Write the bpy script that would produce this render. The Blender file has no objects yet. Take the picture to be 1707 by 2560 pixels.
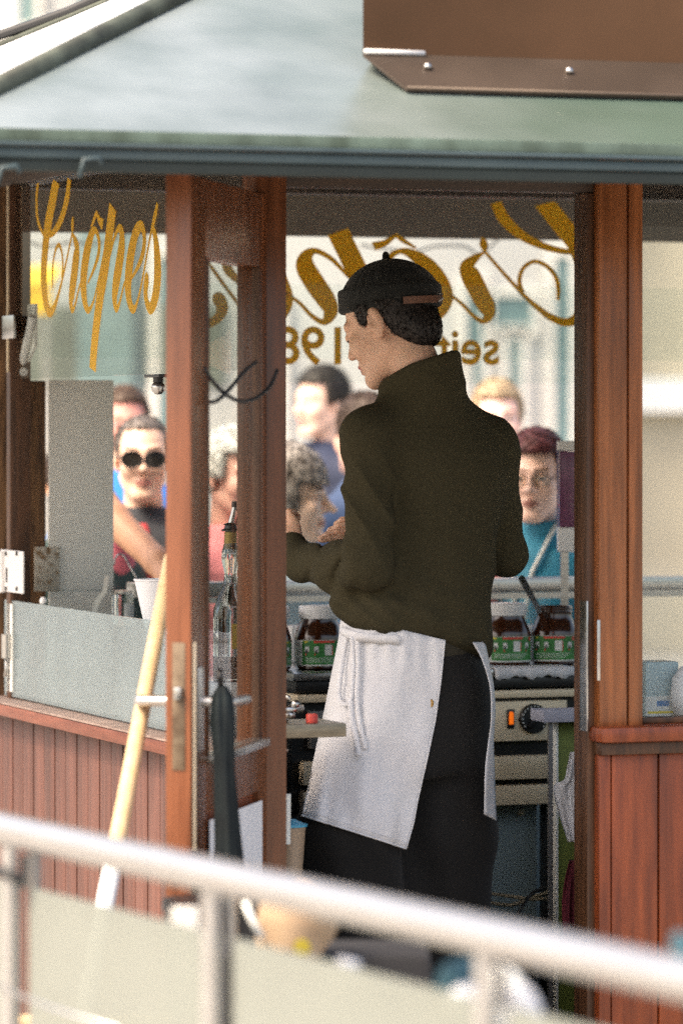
import bpy, bmesh, math, random
import numpy as np
from mathutils import Matrix, Vector
R = math.radians
random.seed(7); np.random.seed(7)
SC = bpy.context.scene
COL = SC.collection
# ------------------------------------------------------------------ camera, world, sun, exposure
CAMH, FPX, CX, HOR = 1.62, 10667.0, 853.5, 1060.0
cam = bpy.data.cameras.new('camera')
cam.sensor_fit = 'VERTICAL'; cam.sensor_height = 36.0; cam.lens = 150.0
cam.shift_y = -220.0/2560.0
cam.clip_start = 0.1; cam.clip_end = 400
cam.dof.use_dof = True; cam.dof.focus_distance = 9.7; cam.dof.aperture_fstop = 2.7
cam.dof.aperture_blades = 0
camo = bpy.data.objects.new('camera', cam); COL.objects.link(camo)
camo.location = (0, 0, CAMH); camo.rotation_euler = (R(90), R(0.0), 0)
SC.camera = camo
w = bpy.data.worlds.new('World'); SC.world = w; w.use_nodes = True
nt = w.node_tree; nt.nodes.clear()
sky = nt.nodes.new('ShaderNodeTexSky'); sky.sky_type = 'NISHITA'; sky.sun_disc = False
sky.air_density = 1.0; sky.dust_density = 5.0; sky.ozone_density = 1.0
SUN_AZ, SUN_EL = R(236), R(54)          # azimuth clockwise from +Y
sky.sun_elevation = SUN_EL; sky.sun_rotation = SUN_AZ
bg = nt.nodes.new('ShaderNodeBackground'); bg.inputs[1].default_value = 0.15
wo = nt.nodes.new('ShaderNodeOutputWorld')
nt.links.new(sky.outputs[0], bg.inputs[0]); nt.links.new(bg.outputs[0], wo.inputs[0])
sl = bpy.data.lights.new('sun', 'SUN'); sl.energy = 1.25; sl.angle = R(18); sl.color = (1.0, 0.93, 0.82)
so = bpy.data.objects.new('sun', sl); COL.objects.link(so)
tosun = Vector((math.sin(SUN_AZ)*math.cos(SUN_EL), math.cos(SUN_AZ)*math.cos(SUN_EL), math.sin(SUN_EL)))
so.rotation_euler = tosun.to_track_quat('Z', 'Y').to_euler(); so.location = (-6, -6, 12)
SC.view_settings.view_transform = 'Standard'; SC.view_settings.look = 'None'
SC.view_settings.exposure = 1.68; SC.view_settings.gamma = 1.0; SC.view_settings.use_curve_mapping = False
SC.view_settings.use_white_balance = True; SC.view_settings.white_balance_temperature = 7550; SC.view_settings.white_balance_tint = 12
cy = SC.cycles
cy.max_bounces = 10; cy.transparent_max_bounces = 24; cy.glossy_bounces = 4; cy.diffuse_bounces = 4
cy.transmission_bounces = 6; cy.use_denoising = False; cy.use_adaptive_sampling = False; cy.caustics_reflective = False; cy.caustics_refractive = False
cy.sample_clamp_indirect = 6

# ------------------------------------------------------------------ materials
def mat(name, col, rough=0.6, metal=0.0, var=0.12, scale=6.0, stretch=(1, 1, 1), bump=0.0, bscale=None,
        col2=None, spec=0.5, sss=0.0, sheen=0.0, detail=6, coords='Object', wave=None, emit=None, trans=0.0, lo=0.3, hi=0.7):
    m = bpy.data.materials.new(name); m.use_nodes = True
    t = m.node_tree; N = t.nodes; L = t.links
    b = N['Principled BSDF']
    b.inputs['Roughness'].default_value = rough; b.inputs['Metallic'].default_value = metal
    b.inputs['Specular IOR Level'].default_value = spec
    if sss:
        b.inputs['Subsurface Weight'].default_value = sss
        b.inputs['Subsurface Radius'].default_value = (0.012, 0.005, 0.003); b.inputs['Subsurface Scale'].default_value = 1.0
    if sheen:
        b.inputs['Sheen Weight'].default_value = sheen; b.inputs['Sheen Roughness'].default_value = 0.5
    if trans: b.inputs['Transmission Weight'].default_value = trans
    if emit:
        b.inputs['Emission Color'].default_value = (*emit[0], 1); b.inputs['Emission Strength'].default_value = emit[1]
    tc = N.new('ShaderNodeTexCoord'); mp = N.new('ShaderNodeMapping')
    mp.inputs['Scale'].default_value = stretch
    L.new(tc.outputs[coords], mp.inputs[0])
    nz = N.new('ShaderNodeTexNoise'); nz.inputs['Scale'].default_value = scale; nz.inputs['Detail'].default_value = detail
    L.new(mp.outputs[0], nz.inputs['Vector'])
    if col2 is None:
        a_ = tuple(max(0, c*(1-var)) for c in col); c_ = tuple(min(1, c*(1+var)) for c in col)
    else: a_, c_ = col, col2
    rp = N.new('ShaderNodeValToRGB')
    rp.color_ramp.elements[0].position = lo; rp.color_ramp.elements[1].position = hi
    rp.color_ramp.elements[0].color = (*a_, 1); rp.color_ramp.elements[1].color = (*c_, 1)
    L.new(nz.outputs[0], rp.inputs[0])
    n2 = N.new('ShaderNodeTexNoise'); n2.inputs['Scale'].default_value = scale*0.23; n2.inputs['Detail'].default_value = 3
    L.new(mp.outputs[0], n2.inputs['Vector'])
    mr = N.new('ShaderNodeMapRange'); mr.inputs[1].default_value = 0.3; mr.inputs[2].default_value = 0.7
    mr.inputs[3].default_value = 1-var; mr.inputs[4].default_value = 1+var
    L.new(n2.outputs[0], mr.inputs[0])
    mx = N.new('ShaderNodeVectorMath'); mx.operation = 'SCALE'
    L.new(rp.outputs[0], mx.inputs[0]); L.new(mr.outputs[0], mx.inputs['Scale'])
    L.new(mx.outputs[0], b.inputs['Base Color'])
    rr = N.new('ShaderNodeMapRange'); rr.inputs[3].default_value = max(0.02, rough-0.08); rr.inputs[4].default_value = min(1, rough+0.08)
    L.new(nz.outputs[0], rr.inputs[0]); L.new(rr.outputs[0], b.inputs['Roughness'])
    if bump:
        bn = N.new('ShaderNodeBump'); bn.inputs['Strength'].default_value = 1.0; bn.inputs['Distance'].default_value = bump
        n3 = N.new('ShaderNodeTexNoise'); n3.inputs['Scale'].default_value = bscale or scale; n3.inputs['Detail'].default_value = 5
        L.new(mp.outputs[0], n3.inputs['Vector']); L.new(n3.outputs[0], bn.inputs['Height']); L.new(bn.outputs[0], b.inputs['Normal'])
    return m

def glass(name, tint=(0.93, 0.96, 0.95), ior=1.45, rough=0.0, milk=None):
    m = bpy.data.materials.new(name); m.use_nodes = True
    t = m.node_tree; N = t.nodes; L = t.links; N.clear()
    o = N.new('ShaderNodeOutputMaterial'); tr = N.new('ShaderNodeBsdfTransparent'); gl = N.new('ShaderNodeBsdfGlossy')
    tr.inputs[0].default_value = (*tint, 1); gl.inputs['Roughness'].default_value = rough
    fr = N.new('ShaderNodeFresnel'); fr.inputs[0].default_value = ior
    # never totally reflecting on the way out of the pane
    geo = N.new('ShaderNodeNewGeometry'); mi = N.new('ShaderNodeMath'); mi.operation = 'MULTIPLY'
    sb = N.new('ShaderNodeMath'); sb.operation = 'SUBTRACT'; sb.inputs[0].default_value = 1
    L.new(geo.outputs['Backfacing'], sb.inputs[1]); L.new(fr.outputs[0], mi.inputs[0]); L.new(sb.outputs[0], mi.inputs[1])
    ms = N.new('ShaderNodeMixShader'); L.new(mi.outputs[0], ms.inputs[0]); L.new(tr.outputs[0], ms.inputs[1]); L.new(gl.outputs[0], ms.inputs[2])
    out = ms
    if milk:
        df = N.new('ShaderNodeBsdfDiffuse'); df.inputs[0].default_value = (*milk[0], 1)
        tl = N.new('ShaderNodeBsdfTranslucent'); tl.inputs[0].default_value = (*milk[0], 1)
        m1 = N.new('ShaderNodeMixShader'); m1.inputs[0].default_value = 0.3
        L.new(df.outputs[0], m1.inputs[1]); L.new(tl.outputs[0], m1.inputs[2])
        m2 = N.new('ShaderNodeMixShader'); m2.inputs[0].default_value = milk[1]
        tc = N.new('ShaderNodeTexCoord'); nz = N.new('ShaderNodeTexNoise'); nz.inputs['Scale'].default_value = 5
        mr = N.new('ShaderNodeMapRange'); mr.inputs[1].default_value = .3; mr.inputs[2].default_value = .7
        mr.inputs[3].default_value = milk[1]-.06; mr.inputs[4].default_value = min(1, milk[1]+.06)
        L.new(tc.outputs['Object'], nz.inputs['Vector']); L.new(nz.outputs[0], mr.inputs[0]); L.new(mr.outputs[0], m2.inputs[0])
        L.new(ms.outputs[0], m2.inputs[1]); L.new(m1.outputs[0], m2.inputs[2]); out = m2
    L.new(out.outputs[0], o.inputs[0])
    return m

M = {}
M['wood_post'] = mat('post_wood', (.15, .047, .015), .28, var=.3, scale=7, stretch=(9, 9, .6), bump=.0012, bscale=24, col2=(.35, .115, .038), detail=9)
M['wood_dark'] = mat('dark_frame_wood', (.040, .017, .007), .5, var=.25, scale=9, stretch=(9, 9, .7), bump=.0006, bscale=30, col2=(.12, .05, .022))
M['wood_header'] = mat('header_wood', (.022, .014, .009), .6, var=.25, scale=6, stretch=(.7, 9, 9), col2=(.06, .034, .02))
M['wood_door'] = mat('door_wood', (.085, .027, .010), .28, var=.3, scale=7, stretch=(9, 9, .6), bump=.0010, bscale=24, col2=(.19, .062, .023), detail=9)
M['wood_edge'] = mat('door_edge_wood', (.15, .048, .020), .36, var=.3, scale=7, stretch=(9, 9, .6), bump=.0010, bscale=24, col2=(.28, .095, .042), detail=9)
M['wood_plank'] = mat('plank_wood', (.095, .037, .026), .55, var=.25, scale=7, stretch=(9, 9, .6), bump=.0012, bscale=25, col2=(.155, .064, .046), detail=9)
M['wood_front'] = mat('front_plank_wood', (.13, .026, .008), .42, var=.35, scale=5, stretch=(9, 9, .8), bump=.0014, bscale=22, col2=(.30, .065, .018), detail=9)
M['wood_sill'] = mat('weathered_sill_wood', (.24, .16, .13), .6, var=.2, scale=8, stretch=(1, 4, 1), bump=.0012, bscale=30, col2=(.36, .27, .23))
M['wood_fascia'] = mat('sill_edge_wood', (.17, .045, .022), .5, var=.25, scale=8, stretch=(4, .8, 9), bump=.0008, bscale=30, col2=(.26, .085, .05))
M['wood_oak'] = mat('oiled_corner_wood', (.055, .026, .012), .6, var=.25, scale=40, stretch=(3, 3, .25), bump=.0008, bscale=60, col2=(.24, .12, .05), detail=8)
M['copper'] = mat('green_patina_roof', (.13, .17, .158), .34, metal=.35, var=.24, scale=3.4, col2=(.26, .305, .305), bump=.0012, bscale=9, lo=.25, hi=.62, detail=10)
# ragged greener patina to the right; gradient also paints in sky sheen at left
def two_tone(m, col, x0, x1):
    N = m.node_tree.nodes; L = m.node_tree.links; b = N['Principled BSDF']; src = b.inputs['Base Color'].links[0].from_socket
    tc = N.new('ShaderNodeTexCoord'); sx = N.new('ShaderNodeSeparateXYZ'); L.new(tc.outputs['Object'], sx.inputs[0])
    nz = N.new('ShaderNodeTexNoise'); nz.inputs['Scale'].default_value = 1.6; nz.inputs['Detail'].default_value = 7; L.new(tc.outputs['Object'], nz.inputs['Vector'])
    ad = N.new('ShaderNodeMath'); ad.operation = 'MULTIPLY_ADD'; ad.inputs[1].default_value = 1.4; L.new(nz.outputs[0], ad.inputs[0]); L.new(sx.outputs[0], ad.inputs[2])
    mr = N.new('ShaderNodeMapRange'); mr.inputs[1].default_value = x0+.7; mr.inputs[2].default_value = x1+.7; mr.inputs[3].default_value = 0; mr.inputs[4].default_value = .85
    L.new(ad.outputs[0], mr.inputs[0]); mx = N.new('ShaderNodeMix'); mx.data_type = 'RGBA'
    L.new(mr.outputs[0], mx.inputs[0]); L.new(src, mx.inputs[6]); mx.inputs[7].default_value = (*col, 1); L.new(mx.outputs[2], b.inputs['Base Color'])
two_tone(M['copper'], (.075, .135, .10), -.15, .75)
M['copper_sheen'] = mat('sky_sheen_roof', (.62, .64, .66), .35, metal=.2, var=.08, scale=2.2, col2=(.75, .76, .77), bump=.0006, bscale=9)  # near-white colour paints in the sky's grazing reflection on the left slope
M['patina_edge'] = mat('roof_edge_patina', (.05, .075, .055), .6, metal=.2, var=.3, scale=14, stretch=(1, 1, .5), col2=(.13, .19, .16))
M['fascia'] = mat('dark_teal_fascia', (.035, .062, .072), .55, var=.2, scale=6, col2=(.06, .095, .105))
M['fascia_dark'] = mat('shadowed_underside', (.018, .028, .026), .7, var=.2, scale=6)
M['ridge'] = mat('dark_ridge_patina', (.022, .028, .022), .6, metal=.2, var=.3, scale=12, col2=(.08, .10, .08))
M['browncopper'] = mat('brown_copper_sheet', (.105, .050, .022), .35, metal=.5, var=.2, scale=2.5, col2=(.17, .082, .040), bump=.0004, bscale=7)
M['brownflange'] = mat('brown_copper_flange', (.050, .036, .026), .5, metal=.3, var=.2, scale=5, col2=(.075, .054, .040))
M['steel'] = mat('stainless_steel', (.52, .51, .49), .28, metal=1.0, var=.08, scale=10, stretch=(1, 1, 8))
M['rail'] = mat('brushed_rail_steel', (.56, .545, .53), .30, metal=.8, var=.04, scale=20, stretch=(1, 1, 6))
M['steel_tan'] = mat('warm_steel_panel', (.74, .60, .42), .45, metal=.15, var=.08, scale=14, col2=(.84, .70, .50))
M['steel_dull'] = mat('dull_steel_panel', (.26, .25, .24), .45, metal=.6, var=.12, scale=8)
M['black'] = mat('black_enamel', (.012, .012, .012), .35, var=.2)
M['black_plastic'] = mat('black_plastic', (.008, .008, .009), .38, var=.2)
M['greyblue'] = mat('grey_blue_cabinet', (.26, .34, .35), .6, var=.1, scale=4)
M['greypanel'] = mat('pale_grey_panel', (.80, .81, .76), .55, var=.04, scale=3)
M['white'] = mat('white_enamel', (.74, .73, .72), .45, var=.04)
M['whiteplastic'] = mat('white_plastic', (.78, .78, .78), .35, var=.03)
M['paper'] = mat('white_paper', (.72, .73, .76), .8, var=.03)
M['lilac'] = mat('pale_lilac_tray', (.42, .42, .5), .5, var=.06)
M['rust'] = mat('rust_spotted_hinge', (.62, .57, .48), .45, metal=.2, var=.1, scale=60, col2=(.24, .14, .06), lo=.52, hi=.66)
M['gold'] = mat('yellow_gold_lettering', (.76, .37, .03), .5, var=.03, scale=3)
def film(name, col):
    m = mat(name, col, .5, var=.03, scale=3); N = m.node_tree.nodes; L = m.node_tree.links
    b = N['Principled BSDF']; o = [n for n in N if n.type == 'OUTPUT_MATERIAL'][0]
    t = N.new('ShaderNodeBsdfTranslucent'); t.inputs[0].default_value = (*col, 1); mx = N.new('ShaderNodeMixShader'); mx.inputs[0].default_value = .42
    L.new(b.outputs[0], mx.inputs[1]); L.new(t.outputs[0], mx.inputs[2]); L.new(mx.outputs[0], o.inputs[0]); return m
M['gold'] = film('yellow_gold_lettering', (.98, .64, .05))
M['glass'] = glass('window_glass', (.95, .97, .965))
M['glass_clean'] = glass('bottle_glass', (.86, .88, .85), 1.5)
M['glass_green'] = glass('splash_glass', (.72, .80, .80), 1.6, rough=.10, milk=((.52, .62, .64), .40))  # patchy milk paints blurred reflections into the pane
M['glass_milk'] = glass('frosted_rail_glass', (.75, .80, .76), 1.5, rough=.25, milk=((.35, .375, .345), .82))
M['cable'] = mat('black_cable', (.02, .022, .024), .5)
M['floor'] = mat('kiosk_floor_dark', (.10, .09, .08), .6, var=.3)
M['ceiling'] = mat('kiosk_ceiling_wood', (.10, .075, .052), .7, var=.2, scale=5)
M['bamboo'] = mat('pale_broom_wood', (.56, .38, .20), .45, var=.1, scale=6, stretch=(8, 8, .5), col2=(.66, .48, .28))
M['choc'] = mat('hazelnut_spread', (.045, .013, .005), .15, var=.2, scale=8, spec=.7)
M['label_g'] = mat('green_label_print', (.018, .15, .03), .45, var=.25, scale=25, col2=(.03, .22, .045))
M['label_r'] = mat('red_label_print', (.62, .06, .04), .45, var=.05)
M['label_w'] = mat('white_label_print', (.66, .68, .66), .5, var=.1, scale=60)
M['label_y'] = mat('yellow_label_print', (.7, .55, .05), .5)
M['label_k'] = mat('dark_label_print', (.03, .03, .03), .5)
M['pave'] = mat('pavement_stone', (.30, .29, .27), .8, var=.15, scale=2, bump=.002, bscale=30)

# ------------------------------------------------------------------ mesh helpers
class MB:
    def __init__(s): s.v = []; s.f = []; s.m = []
    def add(s, vs, fs, mi=0):
        k = len(s.v); s.v += [tuple(map(float, p)) for p in vs]; s.f += [tuple(i+k for i in f) for f in fs]; s.m += [mi]*len(fs); return s
    def box(s, x0, x1, y0, y1, z0, z1, c=0.0, mi=0):
        if x0 > x1: x0, x1 = x1, x0
        if y0 > y1: y0, y1 = y1, y0
        if z0 > z1: z0, z1 = z1, z0
        c = min(c, (x1-x0)*.45, (y1-y0)*.45, (z1-z0)*.45)
        if c <= 0:
            vs = [(x, y, z) for z in (z0, z1) for (x, y) in ((x0, y0), (x1, y0), (x1, y1), (x0, y1))]
            return s.add(vs, [(3, 2, 1, 0), (4, 5, 6, 7), (0, 1, 5, 4), (1, 2, 6, 5), (2, 3, 7, 6), (3, 0, 4, 7)], mi)
        bm = bmesh.new(); bmesh.ops.create_cube(bm, size=1)
        for v in bm.verts:
            v.co = Vector(((x0+x1)/2+v.co.x*(x1-x0), (y0+y1)/2+v.co.y*(y1-y0), (z0+z1)/2+v.co.z*(z1-z0)))
        bmesh.ops.bevel(bm, geom=bm.edges[:], offset=c, segments=2, profile=.6, affect='EDGES')
        bm.verts.index_update()
        s.add([v.co for v in bm.verts], [[v.index for v in f.verts] for f in bm.faces], mi); bm.free(); return s
    def prism(s, poly, a, b, axis='y', mi=0):
        """poly: 2D points; extruded from a to b along axis"""
        n = len(poly)
        def P(p, t):
            return {'y': (p[0], t, p[1]), 'x': (t, p[0], p[1]), 'z': (p[0], p[1], t)}[axis]
        vs = [P(p, a) for p in poly]+[P(p, b) for p in poly]
        fs = [tuple(range(n)), tuple(range(2*n-1, n-1, -1))]+[(i, i+n, (i+1) % n+n, (i+1) % n) for i in range(n)]
        return s.add(vs, fs, mi)
    def tube(s, pts, r, n=10, cap=True, mi=0, up=(0, 0, 1)):
        pts = [Vector(p) for p in pts]; rs = r if isinstance(r, (list, tuple)) else [r]*len(pts)
        vs = []; fs = []
        prev = None
        for i, p in enumerate(pts):
            d = (pts[min(i+1, len(pts)-1)]-pts[max(i-1, 0)]).normalized()
            u = prev if prev is not None else Vector(up)
            if abs(u.dot(d)) > .95: u = Vector((1, 0, 0)) if abs(d.x) < .9 else Vector((0, 1, 0))
            a = (u-d*u.dot(d)).normalized(); b = d.cross(a); prev = a
            for k in range(n):
                t = 2*math.pi*k/n; vs.append(p+a*math.cos(t)*rs[i]+b*math.sin(t)*rs[i])
        for i in range(len(pts)-1):
            for k in range(n): fs.append((i*n+k, i*n+(k+1) % n, (i+1)*n+(k+1) % n, (i+1)*n+k))
        if cap: fs.append(tuple(range(n-1, -1, -1))); fs.append(tuple((len(pts)-1)*n+k for k in range(n)))
        return s.add(vs, fs, mi)
    def lathe(s, prof, n=28, c=(0, 0, 0), sx=1, sy=1, mi=0, e=2.0, a0=0, a1=None):
        """prof: (r,z) list from bottom to top; e>2: squared section"""
        vs = []; fs = []
        full = a1 is None; A1 = a0+2*math.pi if full else a1; cnt = n if full else n+1
        for (r, z) in prof:
            for k in range(cnt):
                t = a0+(A1-a0)*k/n; ct, st = math.cos(t), math.sin(t)
                q = (abs(ct)**e+abs(st)**e)**(-1/e)
                vs.append((c[0]+sx*r*q*ct, c[1]+sy*r*q*st, c[2]+z))
        for i in range(len(prof)-1):
            for k in range(n):
                k2 = (k+1) % cnt
                fs.append((i*cnt+k, i*cnt+k2, (i+1)*cnt+k2, (i+1)*cnt+k))
        if full:
            if prof[0][0] > 1e-5: fs.append(tuple(range(n-1, -1, -1)))
            if prof[-1][0] > 1e-5: fs.append(tuple((len(prof)-1)*n+k for k in range(n)))
        return s.add(vs, fs, mi)
    def xf(s, mtx, k0=0):
        for i in range(k0, len(s.v)): s.v[i] = tuple(mtx @ Vector(s.v[i]))
        return s
    def obj(s, name, mats, parent=None, smooth=False, loc=None, rot=None, **props):
        me = bpy.data.meshes.new(name); me.from_pydata(s.v, [], s.f)
        for m_ in (mats if isinstance(mats, (list, tuple)) else [mats]): me.materials.append(m_)
        me.polygons.foreach_set('material_index', s.m)
        if smooth: me.polygons.foreach_set('use_smooth', [True]*len(s.f))
        bm = bmesh.new(); bm.from_mesh(me); bmesh.ops.recalc_face_normals(bm, faces=bm.faces); bm.to_mesh(me); bm.free()
        if smooth == 'auto':
            me.set_sharp_from_angle(angle=R(38))
        o = bpy.data.objects.new(name, me); COL.objects.link(o)
        if parent: o.parent = parent
        if loc is not None: o.location = loc
        if rot is not None: o.rotation_euler = rot
        for k, v_ in props.items(): o[k] = v_
        return o
def B(*a, **k): return MB().box(*a, **k)
def empty(name, loc, label, cat, group=None, rotz=0, parent=None):
    o = bpy.data.objects.new(name, None); COL.objects.link(o); o.location = loc; o.rotation_euler = (0, 0, rotz)
    o.empty_display_size = .1
    if label: o['label'] = label; o['category'] = cat
    if group: o['group'] = group
    if parent: o.parent = parent
    return o
def P(px, py, Y): return Vector(((px-CX)/FPX*Y, Y, CAMH-(py-HOR)/FPX*Y))
# kiosk frame: x = s along the door front, y = v into the kiosk
TH = R(20); KC = Vector((-.175, 8.9, 0))
def L2W(s, v, z=0): return Vector((KC.x+s*math.cos(TH)-v*math.sin(TH), KC.y+s*math.sin(TH)+v*math.cos(TH), z))
def W2L(p):
    dx, dy = p[0]-KC.x, p[1]-KC.y
    return Vector((dx*math.cos(TH)+dy*math.sin(TH), -dx*math.sin(TH)+dy*math.cos(TH), p[2] if len(p) > 2 else 0))
def pv(px, py, v):
    """s, z where the sight line of photo pixel px, py meets the kiosk plane at depth v"""
    a = (px-CX)/FPX; c, n = math.cos(TH), math.sin(TH)
    s = (a*(KC.y+v*c)-KC.x+v*n)/(c-a*n); Y = KC.y+s*n+v*c
    return s, CAMH-(py-HOR)/FPX*Y
def ps(px, py, s):
    a = (px-CX)/FPX; c, n = math.cos(TH), math.sin(TH)
    v = (KC.x+s*c-a*(KC.y+s*n))/(n+a*c); Y = KC.y+s*n+v*c
    return v, CAMH-(py-HOR)/FPX*Y
# ------------------------------------------------------------------ ground
g = MB().add([(-60, -20, 0), (60, -20, 0), (60, 90, 0), (-60, 90, 0)], [(0, 1, 2, 3)]).obj('ground', M['pave'], kind='structure')
# ------------------------------------------------------------------ kiosk
D, W = 2.12, 2.5
K = empty('crepe_kiosk', KC, 'red wooden crepe kiosk with a green copper hipped roof and glazed sides', 'kiosk', rotz=TH)
def kb(name, m, *bx, c=.004, parent=None, **pr):
    return B(*bx, c=c).obj(name, m, parent or K, smooth='auto' if c else False, **pr)
ZS = .93          # sill height
ZH = 2.22         # window head
kb('floor', M['floor'], 0.02, W-.02, .02, D-.02, .05, .17, c=0)
kb('ceiling', M['ceiling'], -.02, W+.02, -.02, D+.02, 2.40, 2.43, c=0)
# posts
kb('corner_post', M['wood_door'], -.005, .063, -.005, .09, .02, 2.40)
kb('corner_post', M['wood_oak'], 0, .040, D-.09, D, .02, 2.40)
kb('corner_board', M['wood_oak'], .0405, .128, D-.085, D-.01, ZS+.004, 1.730)
kb('corner_post', M['wood_post'], W-.09, W, 0, .09, .02, 2.40)
kb('corner_post', M['wood_post'], W-.09, W, D-.09, D, .02, 2.40)
# door surround (front)
s_j0, s_j1 = pv(1433, 1500, .085)[0], pv(1492, 1500, -.014)[0]+.004
kb('door_head', M['wood_header'], .064, s_j1, .012, .085, 2.118, 2.398)
jb = MB().box(s_j0, s_j0+.022, .012, .085, .16, 2.117, .004).box(s_j0+.0225, s_j1-.002, .045, .085, .16, 2.117, .003)
jb.obj('door_jamb', M['wood_dark'], K, smooth='auto')
kb('door_bead', M['wood_dark'], s_j0+.024, s_j0+.034, .036, .0445, .16, 2.11)
po = MB().box(s_j1, .832, -.016, .085, .95, 2.398, .005).box(.8325, .838, -.004, .085, .95, 2.398, 0).box(.8385, .872, -.012, .085, .95, 2.398, .005)
po.obj('door_post', M['wood_post'], K, smooth='auto')
kb('door_threshold', M['steel_dull'], .064, s_j1, -.02, .09, .10, .165)
# steel strike plate on the jamb
st = kb('strike_plate', M['steel'], s_j1-.0205, s_j1-.0165, .005, .044, .96, 1.24, c=.001)
kb('strike_lip', M['steel'], s_j1-.006, s_j1+.001, -.019, -.0165, 1.07, 1.20, c=.0008, parent=None)
# front right: window over planks
kb('window_head', M['wood_header'], .8725, W-.0905, .005, .08, ZH+.0, 2.398)
kb('sill', M['wood_front'], s_j1-.012, W+.03, -.055, .09, ZS+.007, ZS+.042, c=.012)
kb('sill_rail', M['wood_dark'], s_j1+.0, W, -.028, .085, ZS-.02, ZS+.0065, c=.003)
x = .800; pw = .112
kb('plank', M['wood_front'], s_j1+.001, .7965, -.012, .03, .06, ZS-.0205, c=.004)
while x < W-.02:
    x2 = min(x+pw, W)
    kb('plank', M['wood_front'], x, x2-.0035, -.008, .03, .06, ZS-.0205, c=.005); x += pw
kb('plank_backing', M['black'], s_j1, W-.1, .031, .05, .06, ZS-.03, c=0)
wf = MB().box(.8725, .885, .02, .06, ZS+.0425, ZH-.001, .002).box(W-.11, W-.0905, .02, .06, ZS+.0425, ZH-.001, .002)
wf.box(.8855, W-.1105, .02, .06, ZS+.0425, ZS+.055, .002)
wf = wf.obj('window_frame', M['wood_dark'], K, smooth='auto')
kb('pane', M['glass'], .8855, W-.1105, .036, .041, ZS+.0555, ZH-.001, c=0, parent=wf)
# ---- left wall (x = 0 plane)
n_ = 0; v = .093
while v < D-.005:
    v2 = min(v+.0935, D)
    kb('plank', M['wood_plank'], -.006-.0012*(n_ % 2), .02, v, v2-.0065, .06, ZS-.032, c=.003); v += .0935; n_ += 1
kb('plank_backing', M['black'], .023, .03, .095, D-.1, .06, ZS-.04, c=0)
kb('sill', M['wood_sill'], -.062, .10, .0905, D+.03, ZS-.002, ZS+.003, c=.0015)
kb('sill_edge', M['wood_fascia'], -.06, -.02, .0905, D+.03, ZS-.033, ZS-.0025, c=.006)
kb('window_head', M['wood_header'], .005, .08, .0905, D-.0905, ZH, 2.398)
v0, v1 = .2, 1.90
fr = MB().box(.018, .05, .0905, .0905+.03, ZS+.0035, ZH-.001, .003).obj('window_frame', M['wood_dark'], K, smooth='auto')
fr = MB().box(-.004, .05, v1, v1+.035, ZS+.0035, ZH-.001, .003)
fr = fr.obj('window_frame', M['wood_dark'], K, smooth='auto')
kb('brass_trim', M['steel_tan'], -.010, -.0045, v1+.006, v1+.012, 1.75, ZH-.002, c=.001, parent=fr)
ZP = 1.733
up = kb('upper_pane', M['glass'], .010, .016, .122, v1-.001, ZP, ZH-.001, c=0)
# splash glass standing on the sill
vA, zA = ps(12, 1495, .0); vB, zB = ps(400, 1545, .0)
sg = kb('splash_pane', M['glass_green'], .0, .008, .60, vA, ZS+.008, 1.178, c=0)
kb('corner_strip', M['greypanel'], -.004, -.0005, vA-.085, vA-.035, ZS+.02, 1.170, c=0, parent=sg)
# steel fittings along the left post
def fitting(px0, px1, py0, py1, s0, s1, name, m, c=.002, parent=None):
    a, z1 = ps(px0, py0, s0); b, z0 = ps(px1, py1, s0)
    return kb(name, m, s0, s1, b, a, z0, z1, c=c, parent=parent)
h = fitting(2, 58, 1373, 1485, -.010, -.0055, 'hinge', M['white'], parent=None)
for (px, py) in ((16, 1384), (43, 1384), (16, 1472), (43, 1472)):
    a, z = ps(px, py, -.011)
    MB().lathe([(0, -.001), (.0055, -.001), (.0055, .0022), (0, .0022)], 12).xf(Matrix.Translation((-.0125, a, z)) @ Matrix.Rotation(R(90), 4, 'Y')).obj('screw', M['black'], h)
a, z = ps(17, 1430, -.011)
kb('slot', M['black'], -.0115, -.0102, a-.006, a+.006, z-.026, z+.010, c=0, parent=h)
a, z = ps(5, 1430, -.02)
MB().tube([(-.013, a+.02, z-.052), (-.013, a+.02, z+.052)], .008, 12).obj('hinge_barrel', M['white'], h, smooth='auto')
fitting(6, 34, 790, 846, -.011, -.0045, 'pane_clamp', M['steel'])
a, z = ps(17, 1615, -.012)
MB().tube([(-.012, a, z-.030), (-.012, a, z+.030)], .013, 14).obj('pane_roller', M['steel'], K, smooth='auto')
MB().tube([(-.012, a, z-.031), (-.013, a+.004, z-.055), (-.012, a, z-.075)], [.002, .002, .008], 8).obj('pull_chain', M['steel'], K, smooth=True)
# pane stay bracket seen through the upper pane
a0, z0 = ps(82, 790, .03); a1, z1 = ps(52, 930, .03)
MB().tube([(.03, a0, z0), (.03, a1, z1)], .010, 8).tube([(.03, a1, z1), (.03, a1-.03, z1)], .011, 8).obj('stay_arm', M['white'], K, smooth='auto')
a0, z0 = ps(36, 765, .045); a1, z1 = ps(92, 865, .045); a2, z2 = ps(60, 945, .045)
MB().prism([(a0, z0), (a1, z0), (a1, z1), (a2+.02, z2), (a0, z2)], .04, .048, 'x').obj('stay_bracket', M['greypanel'], K)
a, z = ps(396, 940, .012)
lk = MB().box(-.004, .03, a-.055, a+.055, z-.003, z+.004, .001).tube([(.012, a, z-.003), (.012, a, z-.014)], .012, 12)
lk = lk.obj('pane_lock', M['black_plastic'], K, smooth='auto')
MB().lathe([(0, -.016), (.008, -.0145), (.0145, -.007), (.016, 0), (.0145, .007), (.008, .0145), (0, .016)], 20, c=(.012, a, z-.026)).obj('knob', M['steel'], lk, smooth=True)
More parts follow.
